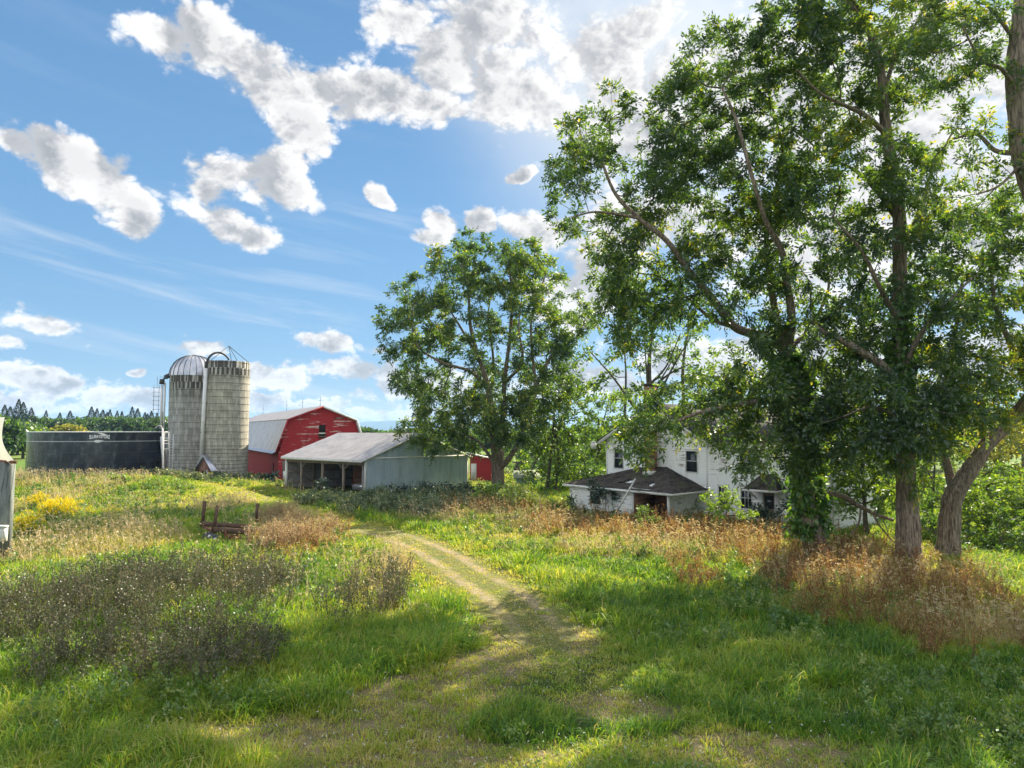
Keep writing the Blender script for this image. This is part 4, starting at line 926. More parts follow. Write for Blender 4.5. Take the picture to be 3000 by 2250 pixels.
for px_, py_, r_ in ((606, 1572, .24), (622, 1582, .28)):
    q = at(px_, py_, wz-1.9); axv = nrm((.75, -.6, .1)); b_ = MB()
    b_.tube([q, q+axv*.05, q+axv*.22, q+axv*.27], [r_*.8, r_, r_, r_*.8], 16); wo_ = b_.build('wheel', M_rub, wg, True)
    b_ = MB(); b_.tube([q+axv*.24, q+axv*.30], [r_*.45, r_*.4], 12); b_.build('hub', M_galv, wo_)
# ------------------------------------------------------------------ plants: shared builders
def unit(a): return a/(np.linalg.norm(a, axis=-1, keepdims=True)+1e-9)
def leaf_quads(P, D, length, width, r, fold=.15):
    """one rhombic leaf per row: P base, D direction"""
    n_ = len(P); rv = unit(r.normal(size=(n_, 3))); S = unit(np.cross(D, rv)); N = np.cross(S, D)
    L = np.asarray(length).reshape(-1, 1)*np.ones((n_, 1)); Wd = np.asarray(width).reshape(-1, 1)*np.ones((n_, 1))
    mid = P+D*L*.48; V = np.stack([P, mid+S*Wd*.5+N*L*fold, P+D*L, mid-S*Wd*.5+N*L*fold*.3], 1).reshape(-1, 3)
    return V, np.arange(n_*4).reshape(-1, 4)
def frustums(A, B, ra, rb, n_=5):
    d = unit(B-A); ref = np.where(np.abs(d[:, 2:3]) > .9, np.array([[1., 0, 0]]), np.array([[0, 0, 1.]]))
    s_ = unit(np.cross(d, ref)); t2 = np.cross(s_, d); k = np.arange(n_)*2*math.pi/n_
    off = s_[:, None]*np.cos(k)[None, :, None]+t2[:, None]*np.sin(k)[None, :, None]
    V = np.concatenate([A[:, None]+off*ra[:, None, None], B[:, None]+off*rb[:, None, None]], 1).reshape(-1, 3)
    i = np.arange(len(A))[:, None]*2*n_; q = np.arange(n_)[None]; q2 = (q+1) % n_
    Q = np.stack([i+q, i+q2, i+n_+q2, i+n_+q], -1).reshape(-1, 4); return V, Q
def limb_tube(pts, r0, r1, seed, n_=12, flare=0., ridge_=.08, step=6):
    step = 16 if n_ >= 20 else step; n_ = 56 if n_ >= 20 else n_; P_ = catmull(pts, step) if len(pts) > 2 else np.linspace(pts[0], pts[-1], 8)
    P_ = np.array(P_); m_ = len(P_); q = np.linspace(0, 1, m_)
    rad = r0+(r1-r0)*q**.8; rad = rad*(1+flare*np.exp(-q*m_/3.2))
    d = unit(np.gradient(P_, axis=0)); a = unit(np.cross(d, np.array([.2, .97, .1]))); b_ = np.cross(a, d)
    k = np.arange(n_)*2*math.pi/n_
    rr = rad[:, None]*(1+(.16*(np.abs(vnoise(k[None]*3.2*r0/.5+.35*np.sin(q[:, None]*m_*.11), q[:, None]*m_*.055+k[None]*0, seed+7)*2-1)-.5)+.10*(vnoise(k[None]*6.4*r0/.5, q[:, None]*m_*.16+k[None]*0, seed+9)-.5) if n_ > 40 else 0)+ridge_*(np.sin(k*5+seed)[None]*.6+.9*(fbm(k[None]*3+q[:, None]*2, q[:, None]*m_*.5+k[None]*0, 1., seed, 3)-.5)*2)+flare*.5*np.maximum(0, np.sin(k*3+seed))[None]*np.exp(-q*m_/2.5)[:, None])
    V = (P_[:, None]+rr[..., None]*(a[:, None]*np.cos(k)[None, :, None]+b_[:, None]*np.sin(k)[None, :, None])).reshape(-1, 3)
    idx = np.arange(m_*n_).reshape(m_, n_); nx2 = np.roll(idx, -1, 1)
    Q = np.stack([idx[:-1], nx2[:-1], nx2[1:], idx[1:]], -1).reshape(-1, 4)
    return V, Q, P_, rad
def joinq(parts):
    V = []; Q = []; o_ = 0
    for v, q in parts: V.append(v); Q.append(q+o_); o_ += len(v)
    return np.concatenate(V), np.concatenate(Q)
def grow(limbs, clumps, r, step=.55, bias=.35, tip=.012, sag=.12):
    """connect every clump centre to the nearest wood with a curved twig; radii by pipe model"""
    pos = []; par = []; wood = []
    for P_, rad in limbs:
        for i in range(len(P_)): pos.append(P_[i]); par.append(-1); wood.append(rad[i])
    nl = len(pos); pos = list(pos); base = np.array(pos)
    dmin = np.array([np.min(np.linalg.norm(base-c_, axis=1)) for c_ in clumps]); order = np.argsort(dmin)
    arr = np.zeros((nl+len(clumps)*30, 3)); arr[:nl] = base; cost = np.zeros(len(arr)); n_ = nl; par = [-1]*nl; tips = []
    for ci in order:
        c_ = clumps[ci]; d = np.linalg.norm(arr[:n_]-c_, axis=1)+bias*cost[:n_]+.6*np.maximum(0, arr[:n_, 2]-c_[2]); j = int(np.argmin(d))
        a = arr[j]; L = np.linalg.norm(c_-a); k = max(1, min(24, int(L/step)))
        lat = unit(r.normal(size=3))*L*.10; pj = j
        for q in range(1, k+1):
            s_ = q/k; p = a*(1-s_)+c_*s_+lat*math.sin(math.pi*s_)+np.array([0, 0, -sag*L])*math.sin(math.pi*s_)*.6+r.normal(size=3)*.04*(q < k)
            if n_ >= len(arr): break
            arr[n_] = p; cost[n_] = cost[pj]+L/k; par.append(pj); pj = n_; n_ += 1
        tips.append(pj)
    cnt = np.zeros(n_)
    for t_i in tips: cnt[t_i] += 1
    for i in range(n_-1, nl-1, -1):
        if par[i] >= 0: cnt[par[i]] += cnt[i]
    B = np.arange(nl, n_); A = np.array([par[i] for i in B])
    rb = tip*np.maximum(cnt[B], 1)**.52; ra = tip*np.maximum(np.where(A >= nl, cnt[A], cnt[B]), 1)**.52; ra = np.minimum(ra, rb*1.6)
    return arr[A], arr[B], ra, rb
def clump_leaves(clumps, cen, r, n_tw=7, per=9, tw=(.45, 1.0), leaf=.24, wid=.085, droop=.45, lf3=True, tint_c=None, up=.15):
    n_ = len(clumps); C0 = np.repeat(clumps, n_tw, 0); out_ = unit(C0-cen)
    D = unit(r.normal(size=C0.shape)*.75+out_*.55+np.array([0, 0, up])); L = r.uniform(*tw, size=(len(C0), 1))
    tc_ = np.repeat(tint_c if tint_c is not None else r.uniform(.1, .75, n_), n_tw)
    K = np.repeat(np.arange(len(C0)), per); s_ = (np.tile(np.arange(per), len(C0))+r.uniform(0, 1, len(K)))/per
    s_ = s_[:, None]; P_ = C0[K]+D[K]*L[K]*s_+np.array([0, 0, -1.])*droop*L[K]*s_**2*.6
    side = unit(np.cross(D[K], r.normal(size=(len(K), 3)))); Dl = unit(D[K]*.55+side*.8+np.array([0, 0, -droop])*r.uniform(.3, 1.2, (len(K), 1)))
    ti = np.clip(tc_[K]+r.normal(size=len(K))*.18, 0, 1)
    if lf3:
        sd = unit(np.cross(Dl, r.normal(size=Dl.shape))); lp_ = []; ll = leaf*r.uniform(.7, 1.25, len(K))
        for a_, b_, s0, k2 in ((1., 0., .45, .62), (.75, .65, .28, .5), (.75, -.65, .12, .5)):
            lp_.append((P_+Dl*(ll*s0)[:, None], unit(Dl*a_+sd*b_), ll*k2))
        PP = np.concatenate([q[0] for q in lp_]); DD = np.concatenate([q[1] for q in lp_]); LL = np.concatenate([q[2] for q in lp_]); ti = np.tile(ti, 3)
        V, Q = leaf_quads(PP, DD, LL, LL*(wid/leaf)*1.3, r)
    else:
        ll = leaf*r.uniform(.65, 1.3, len(K)); V, Q = leaf_quads(P_, Dl, ll, ll*wid/leaf, r)
    return V, Q, np.repeat(ti, 4)
DENS = 1.3
def blob_clumps(blobs, r, depth, spread, dens, S_=3000/2212, sparse=.0, margin=None):
    """blobs: (sx, sy, rx, ry[, depth shift]) in the small picture -> clump centres in the world"""
    out_ = []
    for bb in blobs:
        sx, sy, rx, ry = bb[:4]; dd_ = depth+(bb[4] if len(bb) > 4 else 0); k = bb[5] if len(bb) > 5 else 1.
        px2m = S_*dd_/F; n_ = max(3, int(math.pi*rx*ry*px2m*px2m*dens*k*DENS))
        a = r.uniform(0, 2*math.pi, n_); q = np.sqrt(r.uniform(.02, 1, n_)); zoff = r.uniform(-1, 1, n_)*spread*np.sqrt(1-.6*q*q)
        for i in range(n_):
            out_.append(at2(sx+rx*q[i]*math.cos(a[i]), sy+ry*q[i]*math.sin(a[i]), dd_)+np.array([0, zoff[i], 0]))
    return np.array(out_)
def tree(name, label, cat, base, limbs, clumps, seed, leafm=None, barkm=None, group=None, leafkw=None, growkw=None, trunk_n=20, flare=.5, tint=None):
    r = np.random.default_rng(seed); root = thing(name, label, cat, base, group)
    parts = []; sk = []
    for i, (pts, r0, r1) in enumerate(limbs):
        V, Q, P_, rad = limb_tube([np.array(p, float) for p in pts], r0, r1, seed+i, n_=trunk_n if i == 0 else 10, flare=flare if i == 0 else .0)
        parts.append((V, Q)); sk.append((P_, rad))
    V, Q = joinq(parts); mesh_np('trunk', V, Q, None, barkm or M_bark, root, smooth=True)
    if clumps is None or len(clumps) == 0: return root
    # only wood above the lowest tenth may bear twigs
    sk2 = [(P_[(2 if i == 0 else 0):], rad[(2 if i == 0 else 0):]) for i, (P_, rad) in enumerate(sk)]
    A, B, ra, rb = grow(sk2, clumps, r, **(growkw or {}))
    V, Q = frustums(A, B, ra, rb, 5); mesh_np('branches', V, Q, None, M_branch, root, smooth=True)['kind'] = 'stuff'
    cen = clumps.mean(0)-np.array([0, 0, 2.])
    # neighbouring clumps share a shade of green
    tc_ = .12+.75*fbm(clumps[:, 0]+clumps[:, 1]*.7, clumps[:, 2], 3.2, seed, 3) if tint is None else tint+.35*(fbm(clumps[:, 0]+clumps[:, 1]*.7, clumps[:, 2], 3.2, seed, 3)-.5)
    kw = dict(leafkw or {}); V, Q, ti = clump_leaves(clumps, cen, r, tint_c=tc_, **kw)
    mesh_np('crown', V, Q, None, leafm or M_locust, root, attrs={'tint': ti})
    return root
def ivy(root, path, rad, z0, z1, n_, r, leaf=.16, bulge=.35):
    """vine leaves wrapped round a trunk polyline"""
    P_ = catmull([np.array(p, float) for p in path], 8); sel = P_[(P_[:, 2] >= z0) & (P_[:, 2] <= z1)]
    k = r.integers(0, len(sel), n_); a = r.uniform(0, 2*math.pi, n_); lump = fbm(a*1.3, sel[k][:, 2], .9, 5, 3)
    rr = rad*(1.0+.1*r.uniform(size=n_))+bulge*np.clip(lump-.42, 0, 1)*r.uniform(.1, 2.2, n_)**1.5
    keep = lump > .45; k, a, rr = k[keep], a[keep], rr[keep]
    O = np.stack([np.cos(a), np.sin(a), 0*a], -1); Pp = sel[k]+O*rr[:, None]+r.normal(size=(len(k), 3))*.06
    D = unit(O*.5+np.array([0, 0, -.8])+r.normal(size=O.shape)*.5); ll = leaf*r.uniform(.6, 1.3, len(k)); V, Q = leaf_quads(Pp, D, ll, ll*.85, r)
    mesh_np('vine', V, Q, None, M_ivy, root, attrs={'tint': np.repeat(np.clip(r.normal(.45, .22, len(k)), 0, 1), 4)})
def gz0(p): p = np.array(p, float); p[2] = float(H(p[0], p[1]))-.1; return p

# ------------------------------------------------------------------ the big locust beside the shed
D1 = 66.; a2 = lambda x, y, d=0.: at(x, y, D1+d)
tb = gz0(at(1459, 1450, D1))
limbs = [([tb, a2(1458, 1400), a2(1457, 1365), a2(1460, 1320)], .62, .52),
 ([a2(1455, 1372), a2(1443, 1279, -1), a2(1430, 1138, -2), a2(1397, 1030, -2), a2(1378, 954, -2), a2(1370, 840, -1), a2(1343, 745, 0)], .36, .07),
 ([a2(1460, 1330), a2(1470, 1268, 1), a2(1479, 1111, 1), a2(1492, 1003, 1), a2(1500, 867, 0), a2(1484, 735, 0)], .36, .06),
 ([a2(1464, 1372), a2(1490, 1345, -1), a2(1525, 1285, -2), a2(1541, 1236, -2), a2(1568, 1138, -1), a2(1557, 1003, 0), a2(1560, 921, 0), a2(1600, 800, 0)], .30, .06),
 ([a2(1452, 1370), a2(1430, 1330, 0), a2(1397, 1290, 1), a2(1330, 1262, 2), a2(1270, 1250, 2), a2(1213, 1247, 2)], .20, .05),
 ([a2(1436, 1150, -1), a2(1380, 1090, -2), a2(1290, 1060, -3), a2(1218, 1003, -3), a2(1207, 894, -3)], .20, .05),
 ([a2(1470, 1280), a2(1440, 1180, 4), a2(1445, 1050, 5), a2(1430, 930, 4), a2(1450, 800, 3)], .24, .05),
 ([a2(1568, 1138, -1), a2(1610, 1050, 0), a2(1655, 1005, 1), a2(1705, 985, 1)], .18, .04),
 ([a2(1480, 1120, 1), a2(1530, 1060, -2), a2(1520, 960, -4), a2(1530, 860, -4)], .18, .04),
 ([a2(1397, 1040, -2), a2(1350, 960, -1), a2(1310, 890, 0), a2(1290, 800, 0)], .16, .04)]
bl = [(996, 560, 60, 45), (1010, 530, 35, 28), (1085, 560, 70, 45), (1150, 570, 50, 45), (1065, 590, 90, 45), (1190, 620, 50, 60), (1230, 700, 48, 60), (1265, 705, 30, 26), (960, 610, 60, 60),
 (940, 690, 60, 60), (880, 640, 55, 45), (850, 680, 35, 45), (870, 730, 50, 45), (900, 790, 60, 60), (880, 830, 36, 40), (930, 860, 75, 45), (900, 920, 45, 30), (965, 915, 70, 30, 0, 1.), (1010, 900, 70, 45, 0, 1.3), (925, 962, 26, 14),
 (960, 968, 46, 18, -1), (1000, 800, 70, 60, 0, .7), (1000, 700, 80, 60, 0, .75), (1080, 660, 80, 60, 0, .7), (1150, 660, 60, 60, 0, .8), (1080, 780, 80, 70, 0, .35), (1160, 780, 70, 70, 0, .6), (1200, 760, 60, 70), (1215, 840, 45, 50), (1160, 870, 70, 55), (1080, 890, 90, 45, 0, 1.2), (1120, 930, 60, 40), (1040, 940, 60, 35), (1050, 850, 60, 50, 0, .7)]
bl = [(1075+(q[0]-1075)*.95, 745+(q[1]-745)*.955, q[2]*.90, q[3]*.88, *q[4:]) for q in bl]
r = np.random.default_rng(3); cl = blob_clumps(bl, r, D1, 6.5, .95)
tree('locust_tree', 'tall full-crowned locust tree standing between the blue-grey shed and the farmhouse', 'tree', tb, limbs, cl, 31, leafkw=dict(n_tw=8, per=9, tw=(.5, 1.3), leaf=.48, wid=.17, droop=.5), growkw=dict(tip=.016), flare=.35)

# ------------------------------------------------------------------ the locust group on the right
G4 = 'large locust trees in front of the farmhouse'
DA = 34.5; sA = lambda x, y, d=0.: at2(x, y, DA+d)
tb = gz0(at2(1766, 1197, DA)); trunkA = [tb, sA(1757, 1150), sA(1748, 1080), sA(1742, 1000), sA(1735, 920), sA(1722, 830), sA(1700, 760), sA(1680, 722)]
limbs = [(trunkA, .56, .36),
 ([sA(1690, 745), sA(1640, 725, 0), sA(1585, 705, -.5), sA(1535, 640, -1), sA(1485, 582, -1.5), sA(1440, 520, -2), sA(1378, 470, -2), sA(1330, 420, -2), sA(1300, 350, -2)], .27, .06),
 ([sA(1685, 735), sA(1672, 660, 1), sA(1662, 600, 1), sA(1655, 520, 1), sA(1668, 440, 1), sA(1690, 330, 1), sA(1660, 200, 1)], .22, .05),
 ([sA(1700, 760), sA(1710, 690, -1), sA(1700, 610, -1.5), sA(1688, 540, -2), sA(1655, 480, -2.5), sA(1630, 400, -3), sA(1590, 260, -3), sA(1560, 190, -3)], .24, .05),
 ([sA(1378, 470, -2), sA(1330, 462, -2), sA(1280, 458, -2.4), sA(1235, 470, -2.6)], .09, .03),
 ([sA(1585, 705, -.5), sA(1540, 690, 1), sA(1480, 640, 2), sA(1430, 600, 2), sA(1380, 590, 2)], .12, .04),
 ([sA(1725, 850, 0), sA(1690, 860, -1), sA(1620, 870, -2), sA(1560, 880, -3), sA(1500, 895, -3.5), sA(1430, 925, -4), sA(1390, 940, -4)], .17, .04),
 ([sA(1738, 960, 0), sA(1715, 930, -1), sA(1680, 925, -1.5), sA(1650, 960, -2), sA(1636, 1000, -2)], .12, .04),
 ([sA(1700, 760), sA(1755, 700, 2), sA(1790, 620, 3), sA(1780, 540, 3)], .14, .04)]
bl = [(1290, 270, 62, 40), (1240, 310, 42, 48), (1330, 320, 40, 45), (1222, 380, 28, 40), (1225, 440, 38, 38), (1290, 390, 42, 40, 0, .8), (1250, 470, 28, 26), (1330, 450, 40, 30, 0, .4),
 (1470, 230, 55, 80), (1520, 140, 60, 60), (1590, 210, 85, 110), (1490, 330, 80, 75), (1420, 330, 30, 60, 0, .7), (1420, 430, 70, 60), (1450, 380, 40, 60), (1350, 640, 50, 40), (1310, 500, 30, 24, 0, .7), (1380, 500, 50, 40, 0, .8), (1330, 550, 48, 32), (1310, 570, 30, 24), (1550, 430, 100, 90), (1430, 560, 90, 50, 0, 1.1), (1370, 610, 60, 45, 0, 1.1), (1350, 680, 50, 55, 0, 1.1),
 (1410, 660, 60, 50, 0, 1.1), (1340, 740, 28, 30, 0, .8), (1480, 600, 60, 50, 0, .7), (1640, 380, 90, 120, 0, .9), (1640, 550, 70, 70, 0, .55), (1700, 600, 60, 60, 0, .6), (1560, 560, 60, 50, 0, .6), (1700, 480, 60, 60, 0, .8),
 (1480, 850, 100, 30, -2, .9), (1500, 650, 80, 50, -1, .8), (1560, 640, 50, 40, 0, .7), (1625, 620, 40, 50, 0, .6), (1410, 905, 55, 40, -3, 1.1), (1385, 915, 40, 36, -3.5, 1.2), (1398, 860, 30, 30, -3, 1.), (1362, 968, 40, 16, -3, .9), (1570, 885, 90, 42, -2, .85), (1590, 985, 36, 30, -3, .5), (1630, 850, 90, 60, -1, 1.1), (1660, 930, 70, 60, -1.5, .9), (1700, 1000, 40, 40, -1, .7), (1780, 760, 80, 60, 0, .9), (1820, 870, 70, 60, 0, .9), (1610, 770, 70, 50, 0, .5), (1530, 790, 60, 40, 0, .4), (1640, 700, 50, 40, -1, .9), (1700, 730, 50, 40, -1, 1.2), (1770, 690, 50, 50, 0, .8), (1680, 640, 40, 40, 1, .7), (1730, 930, 50, 70, -1, 1.2), (1760, 870, 60, 50, -1, 1.2), (1610, 960, 50, 36, -2, .6)]
r = np.random.default_rng(5); cl = blob_clumps(bl, r, DA, 3.2, 2.3)
tA = tree('locust_tree', 'leaning locust with ivy-wrapped split trunk and a long limb reaching left over the farmhouse', 'tree', tb, limbs, cl, 41, group=G4, leafkw=dict(n_tw=7, per=8, tw=(.35, 1.0), leaf=.37, wid=.12, droop=.6), growkw=dict(tip=.010))
ivy(tA, trunkA, .42, .9, 9.8, 10000, np.random.default_rng(8), .24, .6)
# fallen limb at its foot
fl = at2(1800, 1075, DA); q0 = sA(1768, 1072, -.2)
t_ = thing('fallen_limb', 'fallen limb with broken twigs propped between the ivy-wrapped trunk and the furrowed trunk', 'branch', gz0(at2(1850, 1150, DA)))
parts = [limb_tube(p_, r0, r1, 3+i, n_=8)[:2] for i, (p_, r0, r1) in enumerate([([sA(1768, 1066), sA(1820, 1072), sA(1850, 1090), sA(1890, 1110), sA(1930, 1124)], .17, .07), ([sA(1885, 1108), sA(1900, 1135), sA(1925, 1165), sA(1945, 1185)], .06, .02), ([sA(1860, 1095), sA(1855, 1130), sA(1838, 1155)], .06, .03), ([sA(1900, 1110), sA(1915, 1140), sA(1920, 1160)], .04, .015), ([sA(1780, 1070), sA(1800, 1090), sA(1830, 1080)], .05, .02)])]
V, Q = joinq(parts); mesh_np('limb', V, Q, None, M_bark, t_, smooth=True)

DB = 32.3; sB_ = lambda x, y, d=0.: at2(x, y, DB+d)
tb = gz0(at2(1965, 1217, DB)); trunkB = [tb, sB_(1962, 1150), sB_(1960, 1080), sB_(1955, 1000), sB_(1950, 900), sB_(1944, 790), sB_(1944, 640), sB_(1943, 480), sB_(1935, 400), sB_(1915, 290), sB_(1908, 210), sB_(1900, 140), sB_(1875, 60), sB_(1835, 0), sB_(1810, -60)]
limbs = [(trunkB, .55, .10),
 ([sB_(1950, 860), sB_(1915, 800, -1), sB_(1870, 765, -1.5), sB_(1820, 735, -1), sB_(1785, 720, 0), sB_(1750, 690, 1)], .26, .08),
 ([sB_(1915, 290), sB_(1870, 250, -1), sB_(1825, 228, -2), sB_(1770, 200, -2.5), sB_(1720, 150, -3)], .14, .04),
 ([sB_(1943, 480), sB_(1900, 420, 1.5), sB_(1850, 370, 2), sB_(1790, 340, 2), sB_(1740, 300, 2)], .15, .04),
 ([sB_(1950, 540), sB_(1985, 460, 1), sB_(2010, 380, 1.5), sB_(2060, 280, 2)], .16, .04),
 ([sB_(1908, 200), sB_(1940, 110, 1), sB_(1985, 40, 2), sB_(2010, -20, 2)], .12, .04),
 ([sB_(1944, 700), sB_(1900, 620, -1.5), sB_(1860, 540, -2), sB_(1800, 470, -2)], .15, .04),
 ([sB_(1950, 800), sB_(1990, 720, -1), sB_(2050, 650, -2), sB_(2100, 600, -2)], .16, .04),
 ([sB_(1952, 960), sB_(1930, 900, -1.5), sB_(1880, 880, -2.5), sB_(1820, 900, -3)], .12, .03),
 ([sB_(1880, 70), sB_(1850, 10, -1), sB_(1790, -40, -2)], .10, .04)]
bl = [(1700, 40, 70, 40), (1800, -10, 120, 40), (1960, 60, 60, 60), (1640, 90, 40, 40, 0, .8), (1760, 50, 90, 60), (1880, 20, 110, 50), (1690, 120, 60, 70), (1760, 150, 100, 70), (1850, 160, 110, 80, 0, .8), (1790, 270, 100, 80, 0, .9), (1960, 180, 70, 80, 0, .8), (1850, 370, 100, 90, 0, .9), (1740, 350, 60, 70), (1740, 470, 70, 70, 0, .9), (1960, 400, 90, 90, 0, .9),
 (1890, 500, 100, 70, 0, .9), (1810, 570, 80, 60, 0, .8), (2000, 560, 90, 80, 0, .9), (1940, 650, 110, 70, 0, .9), (1850, 670, 60, 60, 0, .45), (1910, 760, 90, 50, 0, .8), (2010, 700, 70, 70), (1820, 800, 60, 60), (1900, 870, 110, 60, -1.5, 1.2), (1830, 920, 80, 50, -1.5, 1.1), (1980, 900, 100, 60, -1.5, 1.2), (1900, 960, 90, 45, -1.5, 1.), (2030, 820, 80, 60, -1, 1.), (1990, 990, 50, 35, -1, .9), (1960, 1060, 30, 30, -.5, .5), (2000, 40, 60, 60)]
r = np.random.default_rng(6); cl = blob_clumps(bl, r, DB, 3.4, 2.1)
tB = tree('locust_tree', 'tallest locust with straight deeply furrowed trunk, rising out of the top of the picture', 'tree', tb, limbs, cl, 51, group=G4, leafkw=dict(n_tw=7, per=8, tw=(.35, 1.0), leaf=.37, wid=.12, droop=.6), growkw=dict(tip=.010))
ivy(tB, trunkB, .30, 5.2, 13.5, 7000, np.random.default_rng(9), .24, .35)

DC = 33.6; sC = lambda x, y, d=0.: at2(x, y, DC+d)
tb = gz0(at2(2046, 1202, DC)); limbs = [([tb, sC(2050, 1140), sC(2056, 1085), sC(2075, 1045), sC(2105, 1000), sC(2135, 955), sC(2185, 905), sC(2230, 850, -1), sC(2280, 760, -2), sC(2300, 600, -2)], .50, .22),
 ([sC(2062, 1070), sC(2048, 1010, 1), sC(2036, 950, 2), sC(2040, 850, 2), sC(2060, 740, 2), sC(2080, 600, 2)], .24, .07), ([sC(2127, 965), sC(2122, 920), sC(2118, 880), sC(2130, 850), sC(2170, 800, -1)], .12, .05), ([sC(2230, 850, -1), sC(2190, 760, 0), sC(2150, 660, 0), sC(2140, 560, 0)], .2, .06), ([sC(2060, 740, 2), sC(2100, 680, 1), sC(2150, 620, 0)], .1, .04)]
bl = [(2080, 650, 80, 80, 0, .9), (2160, 600, 70, 90), (2120, 760, 90, 60), (2060, 850, 90, 50, -1.2, 1.1), (2150, 840, 70, 50, -1, 1.), (2080, 500, 70, 70), (2180, 480, 50, 80), (2200, 720, 50, 80), (2040, 780, 60, 60), (2090, 910, 50, 30, -1), (2020, 930, 50, 60, 1)]
r = np.random.default_rng(16); cl = blob_clumps(bl, r, DC, 3., 2.2)
tree('locust_tree', 'thick forked locust leaning right, last trunk before the right edge bushes', 'tree', tb, limbs, cl, 61, group=G4, leafkw=dict(n_tw=7, per=8, tw=(.35, 1.0), leaf=.37, wid=.12, droop=.6), growkw=dict(tip=.010))

DD_ = 26.; sD = lambda x, y, d=0.: at2(x, y, DD_+d)
tb = gz0(at2(2420, 1330, DD_)); limbs = [([tb, sD(2400, 1100), sD(2360, 850), sD(2300, 640), sD(2235, 430), sD(2205, 330), sD(2198, 250), sD(2192, 150), sD(2202, 60), sD(2215, -80), sD(2230, -200)], .48, .25),
 ([sD(2198, 200), sD(2165, 150, -.5), sD(2120, 130, -1), sD(2080, 60, -1.5)], .10, .03), ([sD(2200, 330), sD(2150, 325, 1), sD(2110, 290, 1), sD(2060, 300, 1)], .12, .04), ([sD(2210, 350), sD(2160, 400, -.5), sD(2110, 420, -1)], .07, .03), ([sD(2202, 100), sD(2150, 30, 0), sD(2100, -20, 0)], .1, .03)]
bl = [(2080, 50, 90, 55, 0, .8), (2160, 40, 50, 50, 0, .8), (2050, 150, 80, 60, 0, .75), (2120, 170, 70, 55, 0, .7), (2180, 330, 40, 60, 0, .6), (2090, 300, 80, 50, 0, .6), (2060, 400, 60, 50, 0, .6), (2150, 430, 60, 40, 0, .8), (2190, 200, 30, 70, 0, .5), (2010, 60, 50, 50, 0, .6)]
r = np.random.default_rng(17); cl = blob_clumps(bl, r, DD_, 2., 2.6)
tree('locust_tree', 'nearest locust, only its smooth pale upper trunk and airy leaves at the upper right edge', 'tree', tb, limbs, cl, 71, group=G4, leafkw=dict(n_tw=7, per=8, tw=(.3, .85), leaf=.30, wid=.095, droop=.55), growkw=dict(tip=.009))

# ------------------------------------------------------------------ trees round the farmhouse and in the middle distance
def mid_tree(name, label, px_s, py_s, D_, bl, seed, tr=.22, bend=0., spread=4., dens=1., leafm=None, cat='tree', group=None, tint=None, leaf=.36, limbs_extra=(), sc=1.):
    b_ = gz0(at2(px_s, py_s, D_)); r = np.random.default_rng(seed); cl = blob_clumps(bl, r, D_, spread, dens)
    top = np.array([cl[:, 0].mean(), cl[:, 1].mean(), np.percentile(cl[:, 2], 80)])
    midp = b_*.5+top*.5+np.array([bend, 0, -.5]); lm = [([b_, b_*.8+midp*.2+np.array([0, 0, .3]), midp, top], tr, tr*.25)]
    for k in range(5):
        tg = cl[r.integers(len(cl))]; s_ = b_*(1-.45-.05*k)+top*(.45+.05*k); lm.append(([s_, s_*.55+tg*.45+np.array([0, 0, .4]), tg], tr*.42, tr*.12))
    lm += list(limbs_extra)
    return tree(name, label, cat, b_, lm, cl, seed, leafm=leafm or M_wood, barkm=M_branch, group=group, leafkw=dict(n_tw=7, per=8, tw=(.5*sc, 1.3*sc), leaf=leaf, wid=leaf*.42, lf3=False), growkw=dict(tip=.016), trunk_n=10, flare=.2, tint=tint)
mid_tree('ash_tree', 'slim dark ivy-clad tree directly right of the big locust, with two thin stems', 1182, 1065, 72, [(1195, 850, 60, 60), (1235, 900, 50, 55), (1160, 930, 55, 50), (1200, 960, 60, 40), (1230, 980, 50, 45), (1180, 1010, 50, 35, 0, .8), (1240, 820, 40, 40, 0, .6)], 101, .28, spread=3.5, dens=.95, limbs_extra=[([at2(1200, 1065, 72), at2(1205, 980, 72), at2(1195, 880, 72)], .16, .06)])
mid_tree('maple_tree', 'broad green tree filling the gap between the slim dark tree and the farmhouse', 1290, 1060, 78, [(1290, 950, 50, 45), (1270, 900, 40, 40), (1330, 890, 55, 40), (1300, 1000, 50, 40), (1250, 1020, 40, 35), (1300, 1030, 50, 30)], 103, .3, spread=4, dens=.9, tint=.6)
mid_tree('locust_tree', 'ragged half-bare locust showing tall bare stems above the farmhouse roof', 1402, 1040, 66, [(1290, 770, 38, 30, 0, .8), (1330, 830, 50, 35, 0, .8), (1270, 830, 30, 25, 0, .7), (1400, 760, 50, 40), (1440, 720, 60, 45), (1480, 770, 50, 40, 0, .7), (1350, 850, 40, 24, 0, .7), (1440, 850, 60, 40, 0, .6), (1380, 700, 30, 40, 0, .8), (1500, 830, 50, 40, 0, .6)], 105, .36, spread=3.5, dens=.75, limbs_extra=[([at2(1402, 1000, 66), at2(1405, 880, 66), at2(1402, 780, 66), at2(1412, 700, 66)], .34, .1), ([at2(1400, 900, 66), at2(1372, 880, 65.5), at2(1350, 850, 65.5), at2(1320, 810, 65), at2(1275, 760, 65)], .2, .05), ([at2(1480, 900, 67), at2(1475, 800, 67), at2(1490, 700, 67), at2(1515, 640, 67)], .2, .05), ([at2(1350, 900, 67), at2(1352, 800, 67), at2(1345, 740, 67), at2(1330, 690, 67)], .12, .03), ([at2(1405, 830, 66), at2(1440, 790, 66), at2(1470, 720, 66)], .14, .04)])
